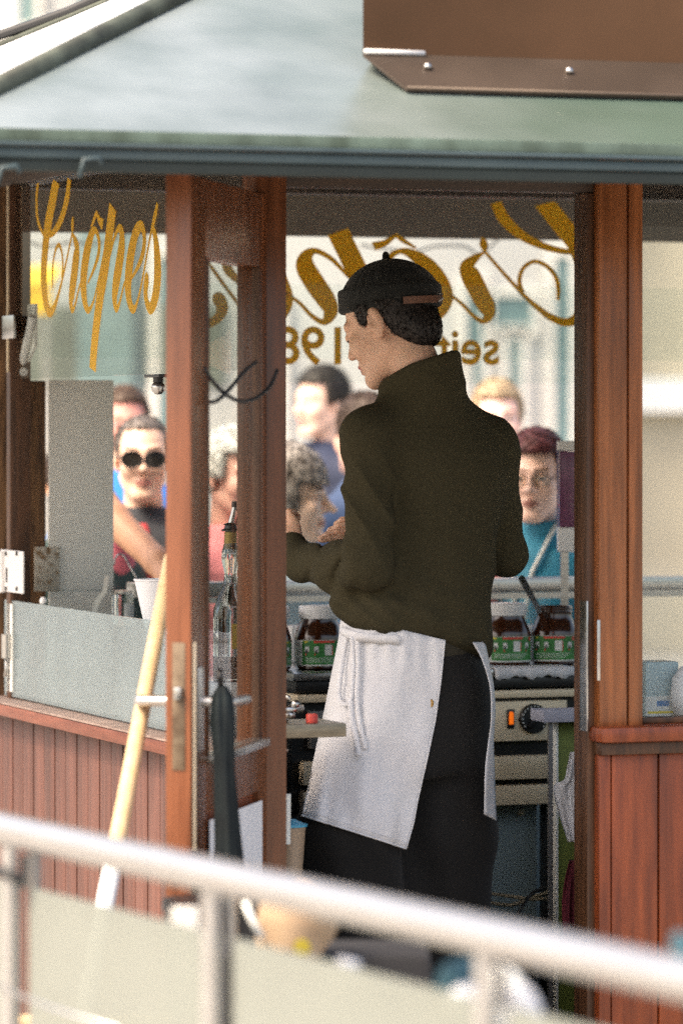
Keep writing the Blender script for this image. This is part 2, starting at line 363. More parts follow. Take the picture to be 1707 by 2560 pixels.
# ---- far wall (v = D)
kb('window_head', M['wood_header'], .0410, W-.0905, D-.08, D-.005, ZH, 2.398)
kb('sill', M['wood_sill'], .1285, W-.0905, D-.10, D+.06, ZS-.002, ZS+.003, c=.0015)
kb('wall_panel', M['greyblue'], .1285, W-.0905, D-.06, D-.03, .06, ZS-.003, c=0)
fp = kb('upper_pane', M['glass'], .0410, W-.0905, D-.045, D-.039, 1.7285, ZH-.001, c=0)
kb('sliding_pane', M['glass'], .1285, W-.0905, D-.062, D-.057, pv(1000, 899, D-.06)[1], 1.985, c=0)
kb('lower_pane', M['glass'], .1285, W-.0905, D-.045, D-.039, ZS+.0035, 1.200, c=0)
s0, _ = pv(115, 1000, D-.1); s1, _ = pv(282, 1000, D-.1); _, zb = pv(200, 1475, D-.1)
kb('side_panel', M['greypanel'], .129, s1, D-.11, D-.102, zb, 1.732, c=.001)
kb('side_panel', M['greypanel'], .129, s1, D-.108, D-.100, 1.0, zb-.002, c=.001)
a, z = pv(105, 1367, D-.112); b, z2 = pv(148, 1478, D-.112)
kb('hinge', M['rust'], a-.02, b, D-.116, D-.1115, z2, z, c=.001)
# right wall
kb('window_head', M['wood_header'], W-.08, W-.005, .0905, D-.0905, ZH, 2.398)
kb('wall_panel', M['greyblue'], W-.04, W-.01, .0905, D-.0905, .06, ZS-.003, c=0)
kb('sill', M['wood_sill'], W-.1, W+.06, .0905, D-.0905, ZS-.002, ZS+.003, c=.0015)
kb('pane', M['glass'], W-.045, W-.039, .0905, D-.0905, ZS+.0035, ZH-.001, c=0)
# steel rail on the far counter, seen right of the cook
a, z = pv(1245, 1448, D-.15); b, z2 = pv(1425, 1480, D-.15)
fs = MB().box(.33, 2.35, D-.23, D-.12, z2+.004, z+.004, .003).box(.33, 2.35, D-.232, D-.228, z2-.012, z2+.0035, 0)
fs.obj('serving_ledge', M['steel'], K, smooth='auto')

# ---- roof
OV = dict(x0=-.93, x1=W+.75, y0=-.80, y1=D+.50); ZE, PT = 2.164, .451
dx, dy = OV['x1']-OV['x0'], OV['y1']-OV['y0']; hd = dy/2
ap0 = (OV['x0']+hd, OV['y0']+hd, ZE+PT*hd); ap1 = (OV['x1']-hd, OV['y0']+hd, ZE+PT*hd)
c00 = (OV['x0'], OV['y0'], ZE); c10 = (OV['x1'], OV['y0'], ZE); c11 = (OV['x1'], OV['y1'], ZE); c01 = (OV['x0'], OV['y1'], ZE)
def slab(name, pts, m, th=.012):
    pts = [Vector(p) for p in pts]; n = (pts[1]-pts[0]).cross(pts[2]-pts[0]).normalized()
    if n.z < 0: n = -n
    k = len(pts)
    mb = MB().add(pts+[p-n*th for p in pts], [tuple(range(k)), tuple(range(2*k-1, k-1, -1))]+[(i, (i+1) % k, (i+1) % k+k, i+k) for i in range(k)])
    return mb.obj(name, m, K)
rfF = slab('roof_slope', [c00, c10, ap1, ap0], M['copper'])
rfL = slab('roof_slope', [c01, c00, ap0], M['copper_sheen'])
slab('roof_slope', [c11, c01, ap0, ap1], M['copper']); slab('roof_slope', [c10, c11, ap1], M['copper'])
for a, b in ((c00, ap0), (c01, ap0), (c10, ap1), (c11, ap1)):
    a, b = Vector(a), Vector(b)
    MB().tube([a+Vector((0, 0, -.002)), b+Vector((0, 0, .004))], .025 if a == Vector(c00) else .011, 8).obj('roof_hip', M['ridge'], K, smooth=True)
MB().tube([Vector(ap0), Vector(ap1)], .02, 8).obj('roof_ridge', M['ridge'], K, smooth=True)
# standing seams on the pale slope, joints read as thin lines
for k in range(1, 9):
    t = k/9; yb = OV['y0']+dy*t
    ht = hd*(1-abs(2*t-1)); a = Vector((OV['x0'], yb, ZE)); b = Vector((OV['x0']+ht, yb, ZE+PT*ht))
    MB().tube([a, b], .004, 6).obj('roof_seam', M['copper_sheen'], K)
# eaves: patinated drip edge, bead, teal fascia, lower strip coloured as shade
for (x0, x1, y0, y1) in ((OV['x0'], OV['x1'], OV['y0'], OV['y0']), (OV['x0'], OV['x1'], OV['y1'], OV['y1']), (OV['x0'], OV['x0'], OV['y0'], OV['y1']), (OV['x1'], OV['x1'], OV['y0'], OV['y1'])):
    ox = 1 if x0 == x1 and x0 < 0 else (-1 if x0 == x1 else 0); oy = 1 if y0 == y1 and y0 < 0 else (-1 if y0 == y1 else 0)
    e = .002
    def bar(o0, o1, z0, z1, name, m, c=.002):
        if y0 == y1: return kb(name, m, x0+o0, x1-o0, y0+oy*o0, y0+oy*o1, z0, z1, c=c)
        return kb(name, m, x0+ox*o0, x0+ox*o1, y0+o1+.001, y1-o1-.001, z0, z1, c=c)
    bar(-.006, .004, ZE-.020, ZE+.003, 'drip_edge', M['patina_edge'])
    bar(-.010, .006, ZE-.029, ZE-.0205, 'drip_bead', M['fascia'], .004)
    if y0 == y1 and y0 > 0: continue
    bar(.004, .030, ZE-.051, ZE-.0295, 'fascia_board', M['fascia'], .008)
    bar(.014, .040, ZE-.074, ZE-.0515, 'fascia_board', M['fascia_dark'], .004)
# boarded underside of the roof, just below the sheets
for pts in ([c00, c10, ap1, ap0], [c01, c00, ap0], [c11, c01, ap0, ap1], [c10, c11, ap1]):
    slab('roof_lining', [Vector(p)*1.0+Vector((0, 0, -.022)) for p in pts], M['ceiling'], .008)
# small pale gutter clips at the front left of the eaves
for px, py in ((20, 425), (225, 405)):
    s, z = pv(px, py, OV['y0']-.012)
    MB().tube([(s-.02, OV['y0']-.012, z-.03), (s-.012, OV['y0']-.014, z+.004), (s+.016, OV['y0']-.014, z+.008), (s+.024, OV['y0']-.012, z-.004)], .005, 8).obj('gutter_clip', M['fascia'], K, smooth=True)
# lightning/heating cables lying along the far left hip
def along(a, b, n, amp, off):
    a, b = Vector(a), Vector(b)
    return [a.lerp(b, i/n)+Vector((0, 0, off+amp*math.sin(i*1.7)+amp*.5*math.sin(i*.63+1))) for i in range(n+1)]
MB().tube(along(c01, ap0, 24, .004, .022), .012, 8).obj('roof_cable', M['cable'], K, smooth=True)
a_, b_ = Vector(c01)+Vector((.0, -.12, .0)), Vector(ap0)+Vector((0, -.22, -.05))
MB().tube(along(c01, (ap0[0]+.1, ap0[1]-.25, ap0[2]-.07), 24, .006, .02), .006, 8).obj('roof_cable', M['cable'], K, smooth=True)
# brown copper box on the front slope
bx0 = pv(907, 120, -.45)[0]
vb = -.45
zr = ZE+PT*(vb-OV['y0'])
kbx = MB().prism([(bx0, vb), (bx0+1.6, vb), (bx0+1.6, vb+.45), (bx0+.30, vb+.45)], zr+.035, zr+.60, 'z')
rb = kbx.obj('roof_box', M['browncopper'], K)
# flange: runs down onto the slope, with a mitred left end
f0 = Vector((bx0-.001, vb-.002, zr+.037)); f1 = Vector((bx0+1.6, vb-.002, zr+.037))
e0 = Vector((bx0+.050, vb-.115, zr-.115*PT+.012)); e1 = Vector((bx0+1.6, vb-.115, zr-.115*PT+.012))
nn = Vector((0, -.1, -.006))
MB().add([f0, f1, e1, e0, f0+Vector((0, 0, -.007)), f1+Vector((0, 0, -.007)), e1+Vector((0, 0, -.007)), e0+Vector((0, 0, -.007))],
         [(0, 1, 2, 3), (7, 6, 5, 4), (0, 3, 7, 4), (3, 2, 6, 7), (2, 1, 5, 6), (1, 0, 4, 5)]).obj('flange', M['brownflange'], rb)
MB().tube([e0, e1], .005, 8).obj('flange_hem', M['brownflange'], rb, smooth=True)
MB().tube([f0+Vector((.002, -.004, .003)), f0+Vector((.13, -.004, .003))], .0055, 8).obj('bright_fold', M['white'], rb, smooth=True)
for px in (1076, 1430):
    t = .42; s = pv(px, 163, vb-.065)[0]
    p = Vector((s, vb-.115*t, zr+.037-(.115*PT+.025)*t+.004))
    MB().lathe([(.009, -.004), (.009, .003), (.006, .008), (0, .009)], 10, c=p).obj('bolt', M['steel'], rb, smooth=True)

# ---- door leaf, open outwards, seen from its inner face
Hh = W2L((-.155, 8.9)); Fw = W2L((-.287, 8.2)); dd = (Fw-Hh); LD = dd.length; ang = math.atan2(dd.y, dd.x)
T = .050
dm = MB()
dm.box(LD-.13, LD, -T, 0, .17, 2.10, .005)       # free stile
dm.box(0, .070, -T, 0, .17, 2.10, .005)          # hinge stile
dm.box(.0705, LD-.1305, -T+.001, -.001, 1.945, 2.099, .003)
dm.box(.0705, LD-.1305, -T+.001, -.001, .86, .955, .003)
dm.box(.0705, LD-.1305, -T+.001, -.001, .171, .33, .003)
door = dm.obj('door', M['wood_door'], K, smooth='auto', loc=(Hh.x, Hh.y, 0), rot=(0, 0, ang))
kb('edge_lipping', M['wood_edge'], LD+.0005, LD+.006, -T, -.001, .171, 2.10, c=.001, parent=door)
kb('glazing_bead', M['wood_door'], .071, .083, -.012, .006, .9555, 1.944, parent=door)
kb('glazing_bead', M['wood_dark'], .090, .097, -.012, .004, .9555, 1.944, parent=door)
kb('glazing_bead', M['wood_dark'], LD-.143, LD-.131, -.012, .004, .9555, 1.944, parent=door)
kb('door_pane', M['glass'], .071, LD-.131, -.028, -.023, .956, 1.944, c=0, parent=door)
kb('sill_strip', M['steel'], .071, LD-.131, -.02, .022, .9552, .972, c=.002, parent=door)
kb('lower_panel', M['wood_front'], .071, LD-.131, -.035, -.015, .331, .859, c=0, parent=door)
lp = kb('lock_plate', mat('worn_lock_plate', (.10, .06, .035), .5, metal=.3, var=.2, scale=40, col2=(.24, .18, .12)), LD+.0062, LD+.008, -.037, -.012, .955, 1.20, c=.0005, parent=door)
kb('latch', M['steel'], LD+.0082, LD+.02, -.032, -.017, 1.09, 1.115, c=.003, parent=lp)
def lever(side):
    y0_ = .0 if side > 0 else -T; q = 1 if side > 0 else -1; xx = LD-.055
    m_ = MB().box(xx-.018, xx+.018, y0_+q*.0005, y0_+q*.008, .985, 1.15, .003)
    m_.tube([(xx, y0_+q*.008, 1.083), (xx, y0_+q*.066, 1.083), (xx-.02, y0_+q*.072, 1.083), (xx-.125, y0_+q*.070, 1.081)], [.011, .010, .011, .009], 12)
    m_.obj('door_handle', M['rail'], door, smooth='auto')
lever(1); lever(-1)
kb('brass_stop', M['steel_tan'], LD-.012, LD-.004, .0005, .006, .80, 1.20, c=.001, parent=door)
DM = Matrix.Translation((KC.x, KC.y, 0)) @ Matrix.Rotation(TH, 4, 'Z') @ Matrix.Translation((Hh.x, Hh.y, 0)) @ Matrix.Rotation(ang, 4, 'Z')

# ------------------------------------------------------------------ lettering
def smooth_pts(pts, sub=6):
    out = []
    n = len(pts); A = np.array(pts, float)
    for i in range(n-1):
        p0 = A[max(i-1, 0)]; p1 = A[i]; p2 = A[i+1]; p3 = A[min(i+2, n-1)]
        for k in range(sub):
            t = k/sub
            out.append(.5*((2*p1)+(-p0+p2)*t+(2*p0-5*p1+4*p2-p3)*t*t+(-p0+3*p1-3*p2+p3)*t**3))
    out.append(A[-1]); return np.array(out)
STROKES = [
 [(308, 92, .012), (292, 230, .014), (294, 400, .014), (315, 500, .012), (355, 590, .008)],
 [(465, 92, .046), (430, 280, .048), (392, 480, .048), (374, 620, .048), (358, 800, .046), (352, 950, .045), (362, 1100, .038), (385, 1220, .028), (412, 1258, .022), (450, 1200, .018), (492, 1060, .012), (528, 910, .010), (565, 740, .009), (600, 570, .008)],
 [(575, 92, .026), (555, 260, .028), (510, 430, .024), (450, 545, .018), (388, 596, .012)],
 [(512, 960, .010), (520, 860, .010), (512, 740, .010), (488, 672, .011), (462, 700, .011), (440, 790, .010), (430, 900, .011), (430, 1045, .008)],
 [(607, 425, .004), (604, 490, .020), (601, 570, .006)],
 [(602, 570, .006), (622, 620, .018), (642, 700, .034), (634, 800, .046), (616, 950, .046), (598, 1090, .042), (592, 1180, .026), (606, 1238, .014), (632, 1170, .010), (660, 1050, .009), (692, 950, .009)],
 [(738, 1000, .006), (775, 920, .010), (808, 830, .014), (832, 740, .018), (836, 640, .018), (808, 546, .014), (776, 570, .026), (742, 680, .042), (714, 830, .047), (700, 980, .046), (706, 1110, .038), (724, 1205, .024), (748, 1238, .014), (784, 1170, .009), (815, 1050, .009), (850, 880, .009), (888, 680, .008)],
 [(765, 515, .005), (792, 450, .012), (816, 380, .010)], [(814, 385, .008), (838, 455, .016), (868, 492, .024)],
 [(955, 338, .050), (930, 540, .050), (890, 860, .050), (842, 1150, .049), (800, 1500, .047), (780, 1758, .046)],
 [(902, 900, .006), (938, 740, .009), (972, 600, .012), (1010, 522, .016), (1032, 570, .030), (1034, 680, .044), (1010, 850, .048), (985, 1000, .045), (972, 1120, .034), (988, 1225, .018), (1018, 1165, .011), (1050, 1030, .009), (1085, 930, .008)],
 [(1110, 975, .006), (1160, 890, .012), (1200, 800, .018), (1226, 700, .022), (1230, 590, .022), (1205, 505, .022), (1160, 560, .034), (1120, 720, .045), (1096, 900, .048), (1090, 1050, .042), (1106, 1175, .028), (1138, 1232, .018), (1168, 1170, .011), (1198, 1050, .009), (1240, 830, .009), (1285, 580, .010), (1320, 430, .018), (1345, 308, .012)],
 [(1308, 530, .016), (1328, 620, .028), (1342, 760, .040), (1347, 900, .046), (1340, 1030, .044), (1318, 1150, .038), (1285, 1222, .026), (1256, 1180, .022), (1242, 1080, .026), (1252, 970, .030), (1262, 925, .014)],
]
def lettering(plane, scale, c_, y_, name, parent, dirn):
    mb = MB(); q = 0
    for stx in STROKES:
        pts = []
        for (zx, zy, wd) in stx:
            v, z = ps(zx*.28699, 420+zy*.28699, .0)
            pts.append((v, z, wd))
        A = smooth_pts(pts); n = len(A)
        uv = A[:, :2].copy()
        d = np.gradient(uv, axis=0); d /= np.linalg.norm(d, axis=1)[:, None]+1e-9
        nr = np.stack([-d[:, 1], d[:, 0]], 1)
        # broad nib: full width shows across, thin where it travels sideways
        wk = 1.12 if plane == 'x' else 1.0
        a = uv+nr*A[:, 2:3]*wk/2; b = uv-nr*A[:, 2:3]*wk/2
        vs = []; th = .0004
        off = q*.00012; q += 1
        for (l, r) in zip(a, b):
            for p in (l, r):
                s = c_+scale*(p[0]-1.089)
                zz = min(p[1], 2.213)
                if plane == 'x': vs.append((y_-off, s, zz))
                else: vs.append((s, y_+off, zz))
        k = len(vs)
        fs = [(2*i, 2*i+1, 2*i+3, 2*i+2) for i in range(n-1)]
        off3 = (-th if plane == 'x' else 0, th if plane == 'y' else 0, 0)
        vs2 = [(p[0]+off3[0], p[1]+off3[1], p[2]) for p in vs]
        fs += [(2*i+2+k, 2*i+3+k, 2*i+1+k, 2*i+k) for i in range(n-1)]
        fs += [(2*i, 2*i+2, 2*i+2+k, 2*i+k) for i in range(n-1)]+[(2*i+3, 2*i+1, 2*i+1+k, 2*i+3+k) for i in range(n-1)]
        mb.add(vs+vs2, fs)
    return mb.obj(name, M['gold'], parent)
lettering('x', 1.0, 1.089, .0092, 'lettering', up, 1)
lettering('y', 1.24, .970, D-.0380, 'lettering', fp, 1)
def flat_text(txt, size, name, m, parent, mtx, extrude=.0003, xs=1.0):
    cu = bpy.data.curves.new(name, 'FONT'); cu.body = txt; cu.size = size; cu.extrude = extrude; cu.offset = .0026; cu.align_x = 'CENTER'
    o = bpy.data.objects.new(name, cu); COL.objects.link(o)
    dg = bpy.context.evaluated_depsgraph_get(); me = bpy.data.meshes.new_from_object(o.evaluated_get(dg))
    bpy.data.objects.remove(o); me.transform(mtx @ Matrix.Diagonal((xs, 1, 1, 1)))
    me.materials.clear(); me.materials.append(m)
    o2 = bpy.data.objects.new(name, me); COL.objects.link(o2); o2.parent = parent; return o2
def far_text(txt, pxc, pybase, size, xs=1.0):
    s, z = pv(pxc, pybase, D-.038)
    mt = Matrix.Translation((s, D-.0378, z)) @ Matrix.Rotation(R(180), 4, 'Z') @ Matrix.Rotation(R(90), 4, 'X')
    return flat_text(txt, size, 'lettering', M['gold'], fp, mt, xs=xs)
far_text('seit', 1168, 909, .132, 1.0)
far_text('198', 782, 908, .136, 1.02)
# ------------------------------------------------------------------ signed-distance bodies
def smin(a, b, k=.015):
    h = np.clip(.5+.5*(b-a)/k, 0, 1); return b*(1-h)+a*h-k*h*(1-h)
def smax(a, b, k=.01): return -smin(-a, -b, k)
def cone(p, a, b, ra, rb):
    x, y, z = p; ax, ay, az = a; bx, by, bz = b
    dx, dy, dz = bx-ax, by-ay, bz-az; L2 = dx*dx+dy*dy+dz*dz+1e-12
    t = np.clip(((x-ax)*dx+(y-ay)*dy+(z-az)*dz)/L2, 0, 1)
    return np.sqrt((x-ax-t*dx)**2+(y-ay-t*dy)**2+(z-az-t*dz)**2)-(ra+(rb-ra)*t)
def ell(p, c, r):
    x, y, z = (p[0]-c[0]), (p[1]-c[1]), (p[2]-c[2])
    k0 = np.sqrt((x/r[0])**2+(y/r[1])**2+(z/r[2])**2); k1 = np.sqrt((x/r[0]**2)**2+(y/r[1]**2)**2+(z/r[2]**2)**2)+1e-9
    return k0*(k0-1)/k1
def rot(p, M3, c=(0, 0, 0)):
    """coordinates of p in the frame whose axes are the columns of M3, at c"""
    x, y, z = p[0]-c[0], p[1]-c[1], p[2]-c[2]
    return tuple(x*M3[0][k]+y*M3[1][k]+z*M3[2][k] for k in range(3))
def frame(yaw, pitch=0, roll=0):
    """person frame: x = left hand, -y = ahead when yaw = 0, z up"""
    m = Matrix.Rotation(yaw, 3, 'Z') @ Matrix.Rotation(pitch, 3, 'X') @ Matrix.Rotation(roll, 3, 'Y')
    return [[m[i][j] for j in range(3)] for i in range(3)]
def toW(M3, c, q): return tuple(c[i]+sum(M3[i][k]*q[k] for k in range(3)) for i in range(3))
def surf(f, lo, hi, h):
    ax = [np.arange(lo[i], hi[i]+h, h, dtype=np.float32) for i in range(3)]
    X, Y, Z = np.meshgrid(*ax, indexing='ij'); d = f((X, Y, Z)).astype(np.float32)
    d[0] = d[-1] = 1; d[:, 0] = d[:, -1] = 1; d[:, :, 0] = d[:, :, -1] = 1
    s = d < 0; nx, ny, nz = s.shape
    cs = np.zeros((nx-1, ny-1, nz-1), np.int8)
    for i in (0, 1):
        for j in (0, 1):
            for k in (0, 1): cs += s[i:nx-1+i, j:ny-1+j, k:nz-1+k]
    act = (cs > 0) & (cs < 8); idx = -np.ones(act.shape, np.int64); I = np.argwhere(act); n = len(I)
    idx[act] = np.arange(n)
    acc = np.zeros((n, 3)); cnt = np.zeros(n)
    for axis in range(3):
        o = [(a, b) for a in (0, 1) for b in (0, 1)]
        for (a, b) in o:
            q0 = np.zeros(3, int); oth = [k for k in range(3) if k != axis]; q0[oth[0]] = a; q0[oth[1]] = b
            q1 = q0.copy(); q1[axis] = 1
            A = I+q0; Bq = I+q1; da = d[A[:, 0], A[:, 1], A[:, 2]]; db = d[Bq[:, 0], Bq[:, 1], Bq[:, 2]]
            m = (da < 0) != (db < 0); t = np.where(m, da/(da-db+1e-12), 0)
            pt = A.astype(float); pt[:, axis] += t
            acc[m] += pt[m]; cnt[m] += 1
    V = np.array([ax[i][0] for i in range(3)])+acc/np.maximum(cnt, 1)[:, None]*h
    F = []
    for axis in range(3):
        u, v = [(1, 2), (2, 0), (0, 1)][axis]
        sl0 = [slice(None)]*3; sl1 = [slice(None)]*3; sl0[axis] = slice(0, -1); sl1[axis] = slice(1, None)
        ch = s[tuple(sl0)] != s[tuple(sl1)]; E = np.argwhere(ch)
        ok = (E[:, u] > 0) & (E[:, v] > 0) & (E[:, u] < s.shape[u]-1) & (E[:, v] < s.shape[v]-1); E = E[ok]
        def at(du, dv):
            e = E.copy(); e[:, u] += du; e[:, v] += dv; return idx[e[:, 0], e[:, 1], e[:, 2]]
        q = np.stack([at(-1, -1), at(0, -1), at(0, 0), at(-1, 0)], 1)
        flip = ~s[E[:, 0], E[:, 1], E[:, 2]]; q[flip] = q[flip][:, ::-1]; F.append(q)
    return V, np.concatenate(F)
def smesh(name, parts, mats, parent, origin, matfn=None, **pr):
    """parts: list of (V, F); one mesh object in the parent's frame (parent unrotated at origin)"""
    vs = []; fs = []; k = 0
    for V, F in parts: vs.append(V); fs.append(F+k); k += len(V)
    V = np.concatenate(vs); F = np.concatenate(fs)
    me = bpy.data.meshes.new(name); L = V-np.array(origin)
    me.vertices.add(len(L)); me.vertices.foreach_set('co', L.astype(np.float32).ravel())
    me.loops.add(len(F)*4); me.loops.foreach_set('vertex_index', F.astype(np.int32).ravel())
    me.polygons.add(len(F)); me.polygons.foreach_set('loop_start', np.arange(0, len(F)*4, 4, dtype=np.int32))
    me.polygons.foreach_set('loop_total', np.full(len(F), 4, np.int32))
    me.polygons.foreach_set('use_smooth', np.ones(len(F), bool))
    for m_ in (mats if isinstance(mats, (list, tuple)) else [mats]): me.materials.append(m_)
    if matfn is not None: me.polygons.foreach_set('material_index', matfn(V[F].mean(1)).astype(np.int32))
    me.update(calc_edges=True); me.validate()
    o = bpy.data.objects.new(name, me); COL.objects.link(o); o.parent = parent
    for a_, b_ in pr.items(): o[a_] = b_
    return o

def strands(hair_o, V, F, n, length, width, flow, m, seed=1, spread=.35):
    """loose hairs: thin blades rooted on the hair surface"""
    rg = np.random.RandomState(seed); k = rg.randint(0, len(F), n); f = F[k]; c0 = V[f].mean(1)
    nr = np.cross(V[f[:, 1]]-V[f[:, 0]], V[f[:, 3]]-V[f[:, 0]]); nr /= np.linalg.norm(nr, axis=1)[:, None]+1e-9
    cen = V.mean(0); s_ = np.sign(((c0-cen)*nr).sum(1)); nr *= s_[:, None]
    fl = np.array(flow, float)[None]+rg.normal(0, spread, (n, 3)); fl -= nr*(fl*nr).sum(1)[:, None]; fl /= np.linalg.norm(fl, axis=1)[:, None]+1e-9
    L_ = length*rg.uniform(.5, 1.2, n)[:, None]; sd = np.cross(nr, fl)*width/2
    root = c0-nr*.002; mid = c0+fl*L_*.55+nr*L_*.10; tip = c0+fl*L_+nr*L_*rg.uniform(.02, .28, (n, 1))
    W_ = np.stack([root-sd, root+sd, mid+sd*.8, tip, mid-sd*.8], 1).reshape(-1, 3)-np.array(hair_o.parent.location)
    me = bpy.data.meshes.new('hair_strands'); me.from_pydata(W_.tolist(), [], [(5*i, 5*i+1, 5*i+2, 5*i+3, 5*i+4) for i in range(n)])
    me.materials.append(m); o = bpy.data.objects.new('hair_strands', me); COL.objects.link(o); o.parent = hair_o; o['kind'] = 'stuff'
def head_sdf(p, jaw=1.0, fine=True, nose=1.0, neck=-.17):
    x, y, z = p; ax_ = np.abs(x); q = (ax_, y, z)
    d = ell(p, (0, .016, .036), (.0745, .097, .084))
    d = smin(d, ell(p, (0, -.026, -.032), (.0575*jaw, .064, .080)), .03)
    d = smin(d, cone(q, (.052*jaw, .012, -.052), (.018, -.070, -.098), .014, .017), .03)
    d = smin(d, ell(p, (0, -.078, -.098), (.021, .017, .017)), .022)
    d = smin(d, ell(q, (.038, -.058, -.022), (.026, .026, .026)), .025)
    d = smin(d, cone(q, (.046, -.066, .030), (.010, -.084, .030), .010, .009), .014)
    d = smax(d, -ell(q, (.031, -.103, .010), (.017, .018, .013)), .014)
    d = smin(d, ell(q, (.031, -.0775, .009), (.0135, .0125, .0125)), .004)
    d = smin(d, cone(p, (0, -.082, .028), (0, -.105*nose, -.018), .0075, .0105), .011)
    d = smin(d, cone(p, (0, -.100, -.010), (0, -.113*nose, -.022), .008, .0095), .006)
    d = smin(d, ell(q, (.0125, -.097, -.026), (.009, .012, .008)), .006)
    d = smin(d, ell(p, (0, -.086, -.060), (.024, .013, .018)), .012)
    d = smin(d, cone(q, (.018, -.089, -.0565), (.003, -.0985, -.0535), .004, .0055), .004)
    d = smin(d, cone(q, (.014, -.088, -.067), (.0, -.0965, -.0675), .0045, .0065), .004)
    d = smax(d, -cone(q, (.024, -.091, -.0605), (0, -.104, -.0605), .0012, .0014), .003)
    if fine: d = smax(d, -ell(q, (.0085, -.107, -.0335), (.0038, .006, .004)), .003)
    # ears
    e = ell(q, (.0785, .018, .004), (.0085, .019, .031))
    e = smin(e, ell(q, (.074, .010, -.026), (.006, .010, .010)), .008)
    e = smax(e, -ell(q, (.0865, .012, .008), (.0062, .0115, .021)), .005)
    e = smin(e, ell(q, (.079, .001, -.004), (.0045, .005, .008)), .005)
    d = smin(d, e, .007)
    d = smin(d, cone(p, (0, .026, -.060), (0, .028, neck), .053, .054), .025)
    return d
def lumps(p, f, a):
    x, y, z = p
    return a*(np.sin(x*f+3*np.sin(z*f*.31+1))*np.sin(y*f*.9+2*np.sin(x*f*.27))+.6*np.sin(z*f*1.3+2*np.sin(y*f*.4+x*f*.3)))
def skin_mats(tag, col, lips=(.42, .12, .10), brow=(.03, .018, .012), sss=.12):
    return [mat(tag+'_skin', col, .5, var=.10, scale=30, sss=sss, col2=(min(1, col[0]*1.12), col[1]*1.08, col[2]*1.05), bump=.0002, bscale=180), mat(tag+'_lips', lips, .45, var=.05), mat(tag+'_brow', brow, .8), mat(tag+'_eye', (.65, .62, .6), .25), mat(tag+'_iris', (.03, .025, .02), .2)]
def face_mat(M3, c, closed=False, sc=1.0):
    def f(C):
        q = rot((C[:, 0], C[:, 1], C[:, 2]), M3, c); x, y, z = [a/sc for a in q]; ax_ = np.abs(x)
        r = np.zeros(len(C), int); fr = y < -.055
        r[fr & (ax_ < .025-.0) & (np.abs(z+.0608) < .0125-.32*ax_) & (y < -.085)] = 1
        bz = .0325+.10*ax_-1.5*(ax_-.03)**2
        r[fr & (ax_ > .012) & (ax_ < .050) & (np.abs(z-bz) < .0042)] = 2
        if closed: r[fr & (((ax_-.031)/.016)**2+((z-.002)/.0032)**2 < 1)] = 2
        else:
            e = ((ax_-.031)/.0125)**2+((z-.009)/.0058)**2 < 1; r[fr & e] = 3
            r[fr & (((ax_-.031)/.006)**2+((z-.009)/.006)**2 < 1)] = 4
            r[fr & (((ax_-.031)/.0145)**2+((z-.0155)/.0022)**2 < 1)] = 2
        return r
    return f
def wbox(M3, c, lo, hi):
    pts = [toW(M3, c, (a, b, d)) for a in (lo[0], hi[0]) for b in (lo[1], hi[1]) for d in (lo[2], hi[2])]
    A = np.array(pts); return A.min(0), A.max(0)
def finger(p, pts, r0, r1):
    d = None; n = len(pts)-1
    for i in range(n):
        e = cone(p, pts[i], pts[i+1], r0+(r1-r0)*i/n, r0+(r1-r0)*(i+1)/n)
        d = e if d is None else smin(d, e, .003)
    return d
def hand_sdf(p, Mh, c, side=1, curl=(.5, .55, .6, .65), thumb=.5, s=1.0, spread=.06):
    """hand frame: x = along the fingers, y = across (thumb side +), z = back of the hand"""
    q = rot(p, Mh, c); q = tuple(a/s for a in q)
    d = ell(q, (.045, .0, 0), (.052, .041, .0145))
    d = smin(d, cone(q, (-.03, 0, 0), (.02, 0, 0), .026, .026), .02)
    for i, (y, L, r) in enumerate(((.030, .074, .0088), (.010, .082, .0090), (-.010, .076, .0086), (-.029, .060, .0076))):
        a = 0; P0 = [.082, y, .003]; pts = [tuple(P0)]
        for k, fr in enumerate((.46, .30, .24)):
            a += curl[i]*(.8 if k == 0 else 1.0); P0 = [P0[0]+L*fr*math.cos(a), P0[1]+L*fr*spread*(y/.03), P0[2]-L*fr*math.sin(a)]; pts.append(tuple(P0))
        d = smin(d, cone(q, (.03, y*.75, 0), pts[0], .011, r+.0012), .008)
        d = smin(d, finger(q, pts, r, r*.82), .005)
    th = [(.012, .024, -.006), (.040, .050, -.014-.01*thumb), (.066, .060-.012*thumb, -.020-.02*thumb), (.088, .060-.03*thumb, -.024-.03*thumb)]
    d = smin(d, finger(q, th, .0145, .0088), .012)
    return d*s
def hframe(x, z):
    x = Vector(x).normalized(); z = Vector(z); z = (z-x*z.dot(x)).normalized(); y = z.cross(x)
    return [[x[i], y[i], z[i]] for i in range(3)]
def tab(z, T, k):
    zs = [t[0] for t in T]; return np.interp(z, zs, [t[k] for t in T])

